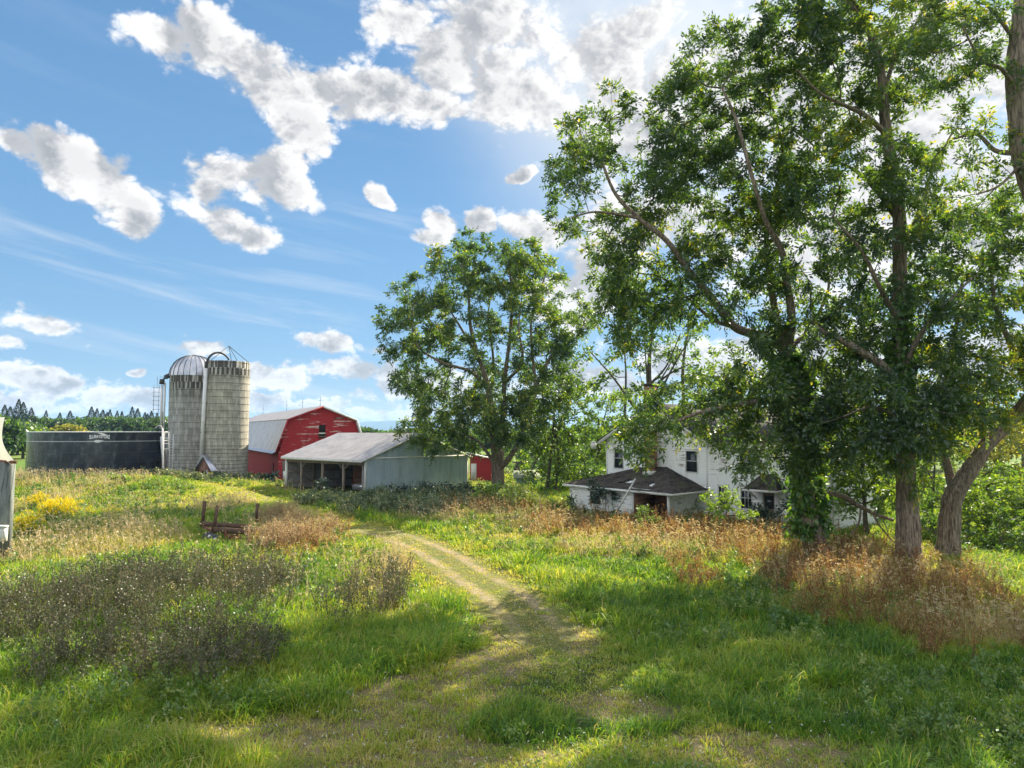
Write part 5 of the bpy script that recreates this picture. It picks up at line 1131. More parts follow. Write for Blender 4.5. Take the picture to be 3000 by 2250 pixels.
mid_tree('maple_tree', 'rounded yellow-green tree rising behind the right wing of the farmhouse', 1620, 1000, 60, [(1560, 800, 60, 40, 0, .8), (1620, 820, 60, 50, 0, .8), (1700, 860, 60, 60), (1660, 760, 60, 50, 0, .5), (1560, 860, 60, 40, 0, .7)], 107, .3, spread=3.5, dens=.8, tint=.7)
mid_tree('maple_tree', 'sunlit leafy tree seen between the ivy-wrapped trunk and the furrowed trunk', 1870, 1110, 40, [(1830, 1070, 40, 30), (1880, 1085, 40, 25), (1840, 950, 60, 60), (1890, 1000, 50, 50), (1840, 1030, 50, 40), (1900, 940, 40, 60), (1810, 990, 36, 60), (1880, 1060, 40, 25)], 109, .2, spread=2.5, dens=3., tint=.62, leaf=.26, sc=.7)
mid_tree('maple_tree', 'yellow-green leafy tree seen between the furrowed trunk and the leaning trunk', 2010, 1120, 46, [(2010, 1000, 30, 50), (2005, 1080, 35, 40), (2040, 930, 30, 50), (2015, 1140, 30, 25)], 110, .16, spread=2.5, dens=3., tint=.58, leaf=.26, sc=.7)
mid_tree('aspen_tree', 'golden-yellow airy tree behind the leaning trunk, near the right edge', 2140, 1120, 62, [(2140, 950, 60, 50), (2190, 970, 40, 50), (2110, 990, 50, 45), (2170, 1030, 50, 40), (2210, 920, 30, 40)], 111, .22, spread=4, dens=1.1, leafm=M_yellow, tint=.5)
mid_tree('thicket_bush', 'bright green roadside bush right of the leaning trunk, at the right edge', 2130, 1200, 40, [(2120, 1080, 70, 45), (2190, 1060, 50, 50), (2080, 1110, 40, 45), (2150, 1130, 70, 45), (2200, 1130, 40, 50), (2100, 1170, 60, 30), (2180, 1180, 60, 30), (2060, 1170, 30, 30)], 113, .08, spread=3., dens=4.2, cat='bush', tint=.62, leaf=.22, sc=.65)
mid_tree('thicket_bush', 'low bright bush on the grass at the right edge, nearer than the leaning trunk', 2150, 1235, 35.5, [(2110, 1190, 40, 26), (2170, 1180, 50, 34), (2205, 1150, 40, 50), (2075, 1205, 26, 16)], 116, .05, spread=1.4, dens=4., cat='bush', tint=.5, leaf=.2, sc=.55)
mid_tree('thicket_bush', 'shaded green bush filling the ground behind the leaning trunk', 2030, 1180, 38, [(2030, 1150, 40, 30), (2010, 1110, 30, 30), (1990, 1165, 30, 20)], 115, .06, spread=1.6, dens=4., cat='bush', tint=.3, leaf=.2, sc=.6)
for i, (x, y, rx, d_) in enumerate([(1800, 1085, 60, 58), (1900, 1090, 70, 60), (2000, 1085, 60, 57), (2090, 1060, 70, 64), (2180, 1050, 60, 58), (2200, 1100, 40, 46), (1700, 1010, 60, 72), (1330, 1055, 60, 70), (1260, 1065, 50, 76), (1170, 1050, 60, 84), (1100, 1050, 50, 92)]):
    mid_tree('thicket_shrub', ['green thicket shrub of the hedge behind the locust trunks', 'green thicket shrub of the undergrowth between big locust and farmhouse'][i > 6], x, y+26, d_, [(x, y, rx, 34), (x-rx*.5, y-16, rx*.5, 24), (x+rx*.5, y+14, rx*.6, 20)], 700+i, .08, spread=2.5, dens=1.1, cat='shrub', tint=[.6, .45][i % 2], leaf=.34, sc=.9, group=['hedge shrubs behind the trunks', 'undergrowth shrubs'][i > 6])
wood = [(1120, 1010, 105, .45), (1165, 1020, 120, .3), (1210, 1000, 112, .5), (1255, 985, 125, .55), (1300, 990, 118, .4), (1345, 985, 130, .6), (1225, 1040, 92, .35), (1280, 1045, 90, .3), (1500, 960, 110, .5), (1580, 930, 105, .5), (1660, 930, 100, .6), (1760, 960, 110, .5), (1850, 940, 100, .6), (1950, 960, 105, .5), (2040, 940, 110, .6), (2130, 940, 105, .7), (2210, 900, 110, .6)]
for i, (x, y, d_, ti) in enumerate(wood):
    w_ = 46*78/d_*1.9
    mid_tree('woodland_tree', 'leafy green tree of the wood behind the farmhouse yard', x, 1262/1.3562+6.*F/d_/1.3562*.97, d_, [(x, y, w_, w_*.75), (x-w_*.3, y-w_*.5, w_*.6, w_*.5), (x+w_*.25, y+w_*.5, w_*.8, w_*.5)], 200+i, .3, spread=4.5, dens=.42, tint=ti, leaf=.6, sc=1.5, group='woodland trees behind the yard')

# give look-alikes of one group their place in the row
def number_row(group, text):
    row = sorted([o for o in C.objects if o.get('group') == group and o.get('label')], key=lambda o: o.location.x/o.location.y)
    for i, o in enumerate(row): o['label'] = text % ORD[i]
# ------------------------------------------------------------------ distant tree line beyond the tank and barn
def conifer_mesh(seed):
    r = np.random.default_rng(seed); n_ = 2600; z = r.uniform(.12, 1, n_)**.8; h_ = 18.; lay_ = np.floor(z*15)/15
    a = r.uniform(0, 2*math.pi, n_); rad = (1-z)**.9*4.8*(.45+.65*r.uniform(size=n_))*(.7+.6*vnoise(a*1.3, lay_*20, seed)); 
    P_ = np.stack([np.cos(a)*rad, np.sin(a)*rad, z*h_-rad*.18], -1); D = unit(np.stack([np.cos(a), np.sin(a), -.15+0*a], -1)+r.normal(size=P_.shape)*.35)
    V, Q = leaf_quads(P_, D, r.uniform(.6, 1.1, n_)*(1.05-.75*z), r.uniform(.3, .6, n_)*(1.05-.6*z), r); return V, Q, np.repeat(r.uniform(0, 1, n_), 4)
cvar = []
ORD = ['first', 'second', 'third', 'fourth', 'fifth', 'sixth', 'seventh', 'eighth', 'ninth', 'tenth', 'eleventh', 'twelfth', 'thirteenth', 'fourteenth', 'fifteenth', 'sixteenth', 'seventeenth', 'eighteenth', 'nineteenth', 'twentieth', 'twenty-first', 'twenty-second', 'twenty-third', 'twenty-fourth', 'twenty-fifth', 'twenty-sixth', 'twenty-seventh', 'twenty-eighth', 'twenty-ninth', 'thirtieth']
def far_tree(kind, x, D_, top_s, label, group, seed, tint=.3, name=None, cat='tree', wide=1.):
    px = x*3000/2212; b_ = np.array(at(px, HOR, D_)); b_[2] = -.2; topz = at2(x, top_s, D_)[2]; hgt = max(3., topz)
    root = thing(name or kind, label, cat, b_, group); r = np.random.default_rng(seed)
    if kind == 'conifer':
        if len(cvar) < 4:
            V, Q, ti = conifer_mesh(seed); o1 = mesh_np('crown', V, Q, None, M_conifer, None, attrs={'tint': ti}); mb = MB(); mb.tube([(0, 0, 0), (0, 0, 17.5)], [.28, .05], 6); o2 = mb.build('trunk', M_branch); cvar.append((o1, o2)); use = (o1, o2)
        else: q = cvar[seed % 4]; use = (q[0].copy(), q[1].copy()); [C.objects.link(k) for k in use]
        for k in use: k.parent = root
        s_ = hgt/18.; root.scale = (s_*wide*1.15, s_*wide*1.15, s_); root.rotation_euler = (0, 0, r.uniform(0, 6))
    else:
        n_ = 420; a = unit(r.normal(size=(n_, 3))); a[:, 2] = np.abs(a[:, 2])*.9-.25; lump = .7+.55*vnoise(np.arctan2(a[:, 1], a[:, 0])*2.2+seed, a[:, 2]*4, seed)
        c_ = a*np.array([hgt*.42*wide, hgt*.42*wide, hgt*.50])*(lump*r.uniform(.75, 1, n_))[:, None]+np.array([0, 0, hgt*.50])
        V, Q, ti = clump_leaves(c_, np.array([0, 0, hgt*.4]), r, n_tw=4, per=4, tw=(.5, 1.6), leaf=.9, wid=.55, lf3=False, tint_c=np.clip(tint+.5*(lump-.97), 0, 1))
        lm = [([b_, b_+UP*hgt*.4, b_+UP*hgt*.75], .3, .1)]; V2, Q2, _, _ = limb_tube([np.array(p_) for p_ in lm[0][0]], .35, .12, 1, 8)
        mesh_np('crown', V+b_, Q, None, M_yellow if kind == 'yellow' else M_wood, root, attrs={'tint': ti}); mesh_np('trunk', V2, Q2, None, M_branch, root)
    return root
r = np.random.default_rng(77); GC = 'conifers along the far field edge'; GB = 'broadleaf trees along the far field edge'
LC = 'dark spiky conifer of the tree line behind the black tank'; LB_ = 'rounded dark green tree of the tree line behind the black tank'
cx_ = [8, 38, 48, 98, 150, 196, 208, 221, 236, 252, 262, 284, 296, 312, 326, 338, 352, 230, 318, 20, 66, 128]; cy_ = [880, 868, 874, 892, 893, 884, 888, 891, 890, 893, 894, 884, 888, 896, 893, 897, 894, 896, 899, 884, 886, 897]
for i, (x, y) in enumerate(zip(cx_, cy_)): far_tree('conifer', x, 262+r.uniform(-14, 14), y-7, LC, GC, 300+i, name='conifer_tree', wide=r.uniform(.8, 1.15))
for i, x in enumerate(list(range(-44, 420, 17))):
    far_tree('broad', x, 245+r.uniform(-12, 12), 893+r.uniform(-3, 11), LB_, GB, 400+i, tint=r.uniform(.0, .25), name='broadleaf_tree', wide=r.uniform(1.3, 1.9))
for i, x in enumerate([-22, 4, 28, 40, 62]): far_tree('broad', x, 168+4*i, 905+4*(i%3), 'dark broadleaf tree of the clump left of the black tank', 'trees left of the tank', 470+i, tint=.1+.1*i, name='broadleaf_tree', wide=1.3)
far_tree('yellow', 145, 190, 908, 'yellowing round tree standing behind the middle of the black tank', None, 501, tint=.55, name='yellow_tree', wide=1.5)
far_tree('broad', 18, 150, 900, 'dark green tree at the left edge between the tarp and the tank', None, 502, tint=.25, name='broadleaf_tree', wide=1.1)
far_tree('broad', 52, 155, 918, 'greyish green small tree just left of the black tank', None, 503, tint=.6, name='broadleaf_tree', wide=1.)
far_tree('broad', -12, 140, 890, 'tall dark tree partly cut by the left edge behind the white tarp', None, 504, tint=.1, name='broadleaf_tree', wide=1.1)
far_tree('broad', 262, 185, 930, 'pale green tree just above the black tank rim, right half', None, 505, tint=.5, name='broadleaf_tree', wide=1.4)
LD = 'small dark tree of the row beyond the shed ridge, right of the red barn'
for i, (x, y) in enumerate([(786, 918), (800, 924), (822, 925), (845, 926), (866, 928), (890, 921), (915, 924), (700, 930), (940, 925), (968, 922), (995, 925), (1025, 922), (1055, 925), (1085, 920), (1110, 925)]):
    far_tree('broad', x, 170+r.uniform(-12, 12), y, LD, 'trees beyond the pole shed', 520+i, tint=r.uniform(.05, .3), name='broadleaf_tree', wide=1.5)
LE = 'far tree of the wooded horizon behind the farmhouse and locusts'
for i, x in enumerate(range(1130, 2330, 62)): far_tree('broad', x, 210+r.uniform(-15, 15), 915+r.uniform(-8, 6), LE, 'far trees on the right horizon', 560+i, tint=r.uniform(.2, .5), name='broadleaf_tree', wide=1.7)
number_row(GC, 'dark spiky conifer behind the black tank, %s conifer from the left')
number_row(GB, 'rounded dark tree of the far row behind the tank, %s from the left')
number_row('woodland trees behind the yard', 'leafy green tree of the wood behind the farmhouse yard, %s from the left')
number_row('trees left of the tank', 'dark broadleaf tree left of the black tank, %s from the left')
number_row('trees beyond the pole shed', 'small dark tree beyond the shed and barn, %s from the left')
number_row('far trees on the right horizon', 'far horizon tree behind farmhouse and locusts, %s from the left')
number_row('hedge shrubs behind the trunks', 'green hedge shrub behind the locust trunks, %s from the left')
number_row('undergrowth shrubs', 'undergrowth shrub between big locust and farmhouse, %s from the left')
# ------------------------------------------------------------------ ground cover
Z_TAN = [(250, 1425, 300, 42), (60, 1500, 90, 60), (120, 1640, 190, 60), (380, 1640, 150, 40), (850, 1550, 120, 45), (1330, 1510, 180, 22), (1120, 1690, 70, 60), (650, 1500, 60, 30), (2480, 1650, 200, 30), (1600, 1545, 150, 22), (2150, 1580, 300, 30), (2600, 1700, 330, 50), (2900, 1860, 200, 60), (2000, 1620, 300, 25)]
Z_RUST = [(900, 1615, 85, 50), (1830, 1570, 150, 45), (2020, 1560, 170, 50), (2220, 1590, 220, 50), (2400, 1640, 220, 55), (2560, 1690, 250, 60), (2740, 1750, 260, 60), (2920, 1820, 200, 120), (2780, 1870, 170, 60), (2400, 1800, 120, 30), (2040, 1690, 60, 30), (2430, 1750, 130, 50), (1690, 1560, 120, 30), (1450, 1500, 160, 12)]
Z_DARK = [(160, 1880, 300, 120), (520, 1840, 240, 120), (720, 1780, 110, 70), (300, 2020, 260, 70), (1060, 1790, 100, 80), (650, 1980, 130, 60)]
Z_YEL = [(620, 1480, 260, 50), (1050, 1600, 120, 60), (1250, 1640, 200, 70), (1500, 1600, 200, 60), (1150, 1760, 140, 60)]
Z_GREY = [(1010, 1492, 120, 16), (1200, 1500, 180, 22), (620, 1435, 160, 10)]
FOOT = []
def inside(x, y):
    ins = np.zeros(np.shape(x), bool)
    for o_, u_, v_, L_u, L_v in ((N0, fu, su, FL, SL), (P, gu, gl, 5.2, 49), (P, -gu, gl, 5.2, 49), (A0, hu, hw, EX, HD), (A0, -hu, hw, 8.9, 11.), (Cn-hu*WL, hu, hw, WL-.1, 3.5)):
        dx = x-o_[0]; dy = y-o_[1]; a = dx*u_[0]+dy*u_[1]; b_ = dx*v_[0]+dy*v_[1]; ins |= (a > -.05) & (a < L_u+.05) & (b_ > -.05) & (b_ < L_v+.05)
    for c_, R_ in ((c1, R1), (c2, R2), (ct, RT)): ins |= np.hypot(x-c_[0], y-c_[1]) < R_+.05
    return ins
def scatter(n_, r, d0=10.5, d1=95, pw=1.5, wide=.76):
    u_ = r.uniform(size=n_); k = 2-pw; D = (d0**k+u_*(d1**k-d0**k))**(1/k); x = r.uniform(-1, 1, n_)*(wide*D+1.5)
    keep = ~inside(x, D); return x[keep], D[keep]
def blades(X, Y, h, lean, leandir, width, r, tint):
    """curved two-segment blades"""
    n_ = len(X); z0 = H(X, Y)-.02; B = np.stack([X, Y, z0], -1); L = np.stack([np.cos(leandir), np.sin(leandir), 0*X], -1)
    ph = r.uniform(0, math.pi, n_); S = np.stack([np.cos(ph), np.sin(ph), 0*X], -1)*width[:, None]*.5
    M_ = B+L*(h*lean*.30)[:, None]; M_[:, 2] += h*.58; T_ = B+L*(h*lean)[:, None]; T_[:, 2] += h*(1-.38*np.minimum(lean, 1.6))
    V = np.stack([B-S, B+S, M_+S*.8, M_-S*.8, T_], 1).reshape(-1, 3); i = np.arange(n_)[:, None]*5
    return V, i+np.array([[0, 1, 2, 3]]), i+np.array([[3, 2, 4]]), np.repeat(tint, 5)
r = np.random.default_rng(99)
tx, ty = scatter(52000, r)
n_t = len(tx); per = 19
hgt = (.13+.36*fbm(tx, ty, 3.5, 12, 3)**1.1+.26*fbm(tx, ty, .8, 15, 2))*r.uniform(.6, 1.35, n_t)
wy = zone_mask(Z_YEL, tx, ty, 31); ww = zone_mask(Z_WORN, tx, ty, 32, .5, 1.3); wd_ = zone_mask(Z_DARK, tx, ty, 33, .9); wr = zone_mask(Z_RUST, tx, ty, 34); wt = zone_mask(Z_TAN, tx, ty, 35)
pd = pathdist(tx, ty); pth = 1-sstep(1.0, 2.3, pd+.8*(fbm(tx, ty, 1.2, 40, 2)-.5)); pth = np.where(ty > 24, pth, pth*.8)*(1-.65*sstep(40, 50, ty)); ww = ww*(1-sstep(26, 32, ty))
hgt = hgt*(1-.40*wy)*(1-.70*ww)*(1-.80*pth)*(1+.35*sstep(1.6, 3., pd)*(1-sstep(3., 6., pd)))
hgt = hgt*(1-.40*(1-sstep(21, 28, ty))*sstep(-6, -1, tx)*(1-sstep(.55, .68, fbm(tx, ty, 2.0, 77, 2)))); hgt = np.maximum(hgt, .085)
keepp = np.clip(1-.28*ww-.10*pth, .2, 1)
sel = r.uniform(size=n_t) < keepp; tx, ty, hgt, wy, ww, wr, wt, pth, wd_ = [q[sel] for q in (tx, ty, hgt, wy, ww, wr, wt, pth, wd_)]; n_t = len(tx)
tt_ = .35+.60*(fbm(tx, ty, 5., 18, 3)-.5)+.55*(fbm(tx, ty, .9, 19, 3)-.5)+r.normal(size=n_t)*.10+.26*wy+.40*ww+.38*pth+.35*wt+.30*wr+.08
lean_dir = r.uniform(0, 2*math.pi, n_t)*.5+2.2+4*fbm(tx, ty, 4., 22, 2); rad = .08+.10*r.uniform(size=n_t)+.0025*ty
K = np.repeat(np.arange(n_t), per); a = r.uniform(0, 2*math.pi, len(K)); q = np.sqrt(r.uniform(size=len(K)))*rad[K]
bx_ = tx[K]+np.cos(a)*q; by_ = ty[K]+np.sin(a)*q; hh = hgt[K]*r.uniform(.55, 1.25, len(K)); ln = r.uniform(.2, 1.5, len(K))
ld_ = np.where(r.uniform(size=len(K)) < .82, a, lean_dir[K]); wid = (.0085+.0007*ty[K])*r.uniform(.7, 1.4, len(K))
ti = np.clip(tt_[K]+r.normal(size=len(K))*.13+.45*(r.uniform(size=len(K)) < .09), 0, 1)
ok = ~inside(bx_, by_); V, Q, T_, tv = blades(bx_[ok], by_[ok], hh[ok], ln[ok], ld_[ok], wid[ok], r, ti[ok])
tag(mesh_np('grass', V, Q, T_, M_grass, None, attrs={'tint': tv}), 'lush green and yellowing grass covering the yard on both sides of the track', 'grass', kind='stuff')

def seed_grass(name, label, zones, n_, h0, h1, r, mt, seed, head=.16, lean=.35, cat='dry grass', d0=10.5, d1=95, bl=4, hw_=.035, extra=None):
    x, y = scatter(n_, r, d0, d1, 1.2); w = zone_mask(zones, x, y, seed)
    if extra is not None: w = np.maximum(w, extra(x, y))
    w = w*sstep(.9, 1.8, pathdist(x, y)); k = r.uniform(size=len(x)) < w; x, y = x[k], y[k]; n2 = len(x)
    h = (h0+(h1-h0)*r.uniform(size=n2))*(.65+.7*fbm(x, y, 2.5, seed+3, 3)); ldir = 1.+3*fbm(x, y, 6, seed+4, 2)+r.normal(size=n2)*.9; lk = lean*r.uniform(.2, 1.9, n2)
    ti = np.clip(.25+.6*fbm(x, y, 1.6, seed+5, 3)+r.normal(size=n2)*.14, 0, 1); wd = (.004+.00045*y)
    V, Q, T_, tv = blades(x, y, h, lk, ldir, wd, r, ti)
    # lower leaves
    K = np.repeat(np.arange(n2), bl); V2, Q2, T2, tv2 = blades(x[K]+r.normal(size=len(K))*.05, y[K]+r.normal(size=len(K))*.05, h[K]*r.uniform(.3, .75, len(K)), r.uniform(.5, 1.6, len(K)), r.uniform(0, 6.3, len(K)), wd[K]*1.5, r, np.clip(ti[K]-.1, 0, 1))
    # seed heads
    z0 = H(x, y); top = np.stack([x+np.cos(ldir)*h*lk, y+np.sin(ldir)*h*lk, z0+h*(1-.38*np.minimum(lk, 1.6))], -1)
    mid = np.stack([x+np.cos(ldir)*h*lk*.55, y+np.sin(ldir)*h*lk*.55, z0+h*.80], -1); ax_ = unit(top-mid+np.array([0, 0, -.02]))
    nh_ = 7; K = np.repeat(np.arange(n2), nh_); s_ = r.uniform(0, 1, len(K))[:, None]; Pp = top[K]-ax_[K]*s_*head*(h[K]/h1)[:, None]*1.4
    D_ = unit(ax_[K]*.9+r.normal(size=Pp.shape)*.55); ll = head*.42*r.uniform(.6, 1.3, len(K)); V3, Q3 = leaf_quads(Pp, D_, ll, hw_*(.5+y[K]/45), r)
    Va = np.concatenate([V, V2, V3]); Qa = np.concatenate([Q, Q2+len(V), Q3+len(V)+len(V2)]); Ta = np.concatenate([T_, T2+len(V)])
    tv3 = np.repeat(np.clip(ti[K]+.2, 0, 1), 4)
    tag(mesh_np(name, Va, Qa, Ta, mt, None, attrs={'tint': np.concatenate([tv, tv2, tv3])}), label, cat, kind='stuff')
r = np.random.default_rng(120)
seed_grass('dry_grass', 'tall tan seed-headed grass on the left bank and round the wagon', Z_TAN, 66000, .5, 1.25, r, M_dry, 35, extra=lambda x, y: .10*sstep(2.5, 4, pathdist(x, y))*(x < 2)*(y > 22))
def weeds(name, label, zones, n_, h0, h1, r, mt, seed, stems=3, per=30, leaf=.06, lw=.04, d0=11, d1=90, cat='weeds', pw=1.1, spread=.22, lo=.15, extra=None, tb=.0):
    x, y = scatter(n_, r, d0, d1, pw); w = zone_mask(zones, x, y, seed, .9, 1.25)
    if extra is not None: w = np.maximum(w, extra(x, y))
    w = w*sstep(.9, 1.9, pathdist(x, y)); k = r.uniform(size=len(x)) < w; x, y = x[k], y[k]; n2 = len(x)
    h = (h0+(h1-h0)*r.uniform(size=n2))*(.6+.8*fbm(x, y, 2.2, seed+3, 3)); ti = np.clip(.1+.8*fbm(x, y, 1.4, seed+5, 3)+r.normal(size=n2)*.12+tb, 0, 1)
    K = np.repeat(np.arange(n2), stems); B = np.stack([x[K], y[K], H(x[K], y[K])-.03], -1)+np.concatenate([r.normal(size=(len(K), 2))*.05, np.zeros((len(K), 1))], 1)
    D_ = unit(np.concatenate([r.normal(size=(len(K), 2))*.26, np.ones((len(K), 1))], 1)); L = h[K]*r.uniform(.6, 1.1, len(K)); T0 = B+D_*L[:, None]
    Sd = unit(np.cross(D_, r.normal(size=D_.shape)))*(.003+.00035*y[K])[:, None]; Vs = np.stack([B-Sd, B+Sd, T0+Sd*.4, T0-Sd*.4], 1).reshape(-1, 3); Qs = np.arange(len(Vs)).reshape(-1, 4)
    K2 = np.repeat(np.arange(len(K)), per); s_ = lo+(1-lo)*r.uniform(size=len(K2))**.8; env = spread*np.sin(np.clip((s_-lo)/(1-lo)*2.6+.35, 0, 3.1))
    Pp = B[K2]+D_[K2]*(L[K2]*s_)[:, None]+unit(r.normal(size=(len(K2), 3)))*(env*r.uniform(.1, 1, len(K2)))[:, None]; D2 = unit(r.normal(size=Pp.shape)+np.array([0, 0, .35]))
    ll = leaf*r.uniform(.5, 1.4, len(K2))*(.7+y[K[K2]]/60); Vl, Ql = leaf_quads(Pp, D2, ll, ll*lw/leaf, r); Pp = None
    tl = np.repeat(np.clip(ti[K][K2]+r.normal(size=len(K2))*.15, 0, 1), 4)
    tag(mesh_np(name, np.concatenate([Vs, Vl]), np.concatenate([Qs, Ql+len(Vs)]), None, mt, None, attrs={'tint': np.concatenate([np.repeat(ti[K]*.4, 4), tl])}), label, cat, kind='stuff')
weeds('rust_weeds', 'rusty red-brown dried weeds in front of the farmhouse and round the locust trunks', Z_RUST, 13500, .55, 1.4, r, M_rust, 34, 4, 34, .055, .028, spread=.22)
weeds('dark_weeds', 'dark brown dead weeds standing in the shade in the left foreground', Z_DARK, 15000, .8, 1.6, r, M_darkweed, 33, 4, 46, .052, .030, d1=70, spread=.20)
M_pink = leafmat('pinkish dead weeds', [(0, (.20, .14, .08)), (.5, (.46, .34, .22)), (.8, (.36, .36, .12)), (1, (.72, .58, .42))], .42, .02, (1.15, 1.05, .8))
weeds('dead_weed_clump', 'tall pinkish-tan dead weed clump heaped against the right end of the wagon', [(870, 1600, 78, 34), (820, 1555, 40, 14)], 17000, .7, 1.45, r, M_pink, 83, 4, 34, .075, .030, d0=28, d1=52, spread=.24)
def gex(x, y): return .7*sstep(.44, .58, fbm(x, y, 3., 61, 3))*(1-zone_mask(Z_WORN, x, y, 32))*sstep(2., 3.5, pathdist(x, y))*(x < 14)
weeds('leafy_weeds', 'knee-high green broad-leaved weeds mixed into the long grass', Z_GREY+[(1500, 1500, 260, 22), (300, 1750, 300, 60), (900, 1720, 160, 60)], 15000, .28, .7, r, M_weed, 61, 3, 20, .085, .045, spread=.18, extra=gex)
weeds('grey_weeds', 'grey-green mugwort weeds along the front of the pole shed and silos', [(560, 1425, 150, 9), (960, 1478, 110, 12), (1180, 1490, 230, 20)], 9000, .6, 1.25, r, M_greyweed, 63, 4, 34, .11, .05, d0=45, d1=82, spread=.3)
# small white clover heads
x, y = scatter(9000, r, 11, 40, 1.3); k = (zone_mask(Z_WORN, x, y, 32) > .2) | (fbm(x, y, 3, 71) > .6); x, y = x[k][:1500], y[k][:1500]
B = np.stack([x, y, H(x, y)+r.uniform(.08, .25, len(x))], -1); V, Q = leaf_quads(np.repeat(B, 3, 0)+r.normal(size=(len(B)*3, 3))*.006, unit(r.normal(size=(len(B)*3, 3))), .03, .026, r)
tag(mesh_np('clover_flowers', V, Q, None, simple('clover white', (.5, .5, .45), (.6, .58, .5), 5), None), 'tiny white clover heads sprinkled in the short foreground grass', 'flowers', kind='stuff')

# ------------------------------------------------------------------ shrubs, saplings and goldenrod
def bush(name, label, x, y, D_, bl, seed, leafm=M_wood, tint=.4, dens=2., leaf=.2, sc=.6, spread=1.2, tr=.05, cat='bush'):
    return mid_tree(name, label, x, y, D_, bl, seed, tr, spread=spread, dens=dens*1.6, leafm=leafm, cat=cat, tint=tint, leaf=leaf, sc=sc)
bush('elder_shrub', 'almost black shrub against the right half of the blue-grey shed wall', 905, 1090, 62, [(900, 1070, 36, 20), (925, 1062, 22, 16), (880, 1078, 24, 14)], 601, M_darkbush, .3, 1.4, .3, .8, 1.6)
bush('elder_shrub', 'tallest dark shrub at the right end of the blue-grey shed wall', 985, 1090, 63.5, [(985, 1066, 34, 24), (960, 1072, 30, 20), (1020, 1068, 24, 22)], 602, M_darkbush, .35, 1.4, .3, .8, 1.6)
bush('elder_shrub', 'low dark green shrub in the middle of the blue-grey shed wall', 850, 1090, 61.5, [(845, 1070, 26, 16), (862, 1060, 20, 16), (825, 1078, 24, 12)], 603, M_darkbush, .5, 1.3, .28, .7, 1.2)
bush('leafy_bush', 'green weedy bush growing up against the shed opening', 690, 1085, 60, [(690, 1060, 16, 22), (680, 1075, 18, 14), (700, 1045, 9, 16)], 604, M_darkbush, .85, 1.6, .22, .6, .6)
bush('leafy_bush', 'grey-green bush before the white corner post of the shed', 800, 1095, 58, [(800, 1078, 34, 18), (770, 1082, 24, 14), (835, 1085, 26, 14)], 605, M_greyweed, .45, 1.8, .2, .6, 1.)
bush('leafy_bush', 'large sprawling yellow-green bush to the right of the big locust trunk', 1150, 1115, 55, [(1140, 1080, 50, 24), (1180, 1095, 50, 20), (1110, 1075, 30, 26), (1210, 1100, 30, 18)], 606, M_weed, .75, 1.7, .22, .7, 1.8)
bush('leafy_bush', 'green bush directly at the foot of the big locust', 1075, 1100, 58, [(1080, 1065, 26, 30), (1060, 1085, 30, 20), (1100, 1085, 24, 20)], 607, M_weed, .45, 1.7, .22, .7, 1.4)
bush('leafy_bush', 'dark shrub at the left corner of the peeling porch wing', 1225, 1120, 52, [(1225, 1095, 26, 22), (1205, 1105, 20, 14), (1240, 1110, 22, 12)], 608, M_wood, .25, 1.9, .2, .6, .8)
bush('sumac_sapling', 'bright green sumac sapling with feathery leaves before the big locust', 1040, 1110, 56, [(1040, 1078, 16, 20), (1025, 1092, 16, 10), (1055, 1070, 9, 16)], 609, M_ivy, .8, 2., .3, .7, .6, cat='sapling')
bush('porch_bush', 'pointed green bush growing in front of the open porch', 1400, 1165, 41.5, [(1400, 1120, 20, 24), (1408, 1140, 24, 22), (1388, 1100, 14, 20), (1415, 1155, 22, 14)], 610, M_weed, .45, 3.2, .14, .5, .5)
bush('maple_sapling', 'yellow-green young tree standing before the farmhouse windows', 1572, 1160, 39, [(1570, 1090, 30, 16), (1545, 1075, 26, 12), (1595, 1100, 26, 14), (1560, 1110, 26, 12), (1540, 1100, 18, 10), (1580, 1070, 18, 12), (1610, 1115, 16, 8)], 611, M_ivy, .85, 2.6, .17, .5, .7, .035, 'sapling')
bush('lilac_shrub', 'dark shrub beside the farmhouse front door', 1650, 1130, 43, [(1640, 1100, 24, 18), (1625, 1110, 18, 12), (1665, 1112, 20, 12)], 612, M_darkbush, .6, 2.6, .18, .5, .6)
bush('lilac_shrub', 'dark shrub half hidden left of the ivy-wrapped trunk', 1712, 1130, 41, [(1710, 1085, 18, 26), (1700, 1110, 24, 16)], 613, M_darkbush, .5, 2.6, .18, .5, .6)
bush('wall_vine', 'dark leafy vine climbing the left part of the peeling porch wing', 1290, 1120, 50.5, [(1290, 1060, 18, 14), (1275, 1050, 16, 10), (1312, 1070, 14, 8), (1330, 1078, 10, 7), (1290, 1085, 22, 12), (1340, 1100, 26, 10)], 614, M_darkbush, .7, 2.4, .2, .5, .15, .03, 'vine')
bush('wall_vine', 'thin bare-twigged vine on the side wall right of the porch post', 1490, 1130, 45.5, [(1490, 1100, 16, 10), (1505, 1092, 12, 10)], 615, M_greyweed, .3, 1.4, .12, .4, .1, .02, 'vine')
bush('milkweed_plant', 'bright yellow-green leafy plant in front of the domed silo', 360, 1095, 66, [(358, 1062, 8, 14), (362, 1075, 12, 10), (352, 1078, 10, 8)], 616, M_ivy, 1., 2.6, .3, .5, .3, .04, 'plant')
bush('milkweed_plant', 'small bright plant poking above the bank grass before the black tank', 240, 1050, 66, [(240, 1034, 10, 6), (246, 1040, 12, 5)], 617, M_ivy, .9, 2.6, .26, .5, .3, .03, 'plant')
bush('milkweed_plant', 'small bright plant at the right end of the bank before the black tank', 276, 1050, 65, [(276, 1036, 9, 7), (270, 1042, 8, 5)], 618, M_ivy, .9, 2.6, .26, .5, .3, .03, 'plant')
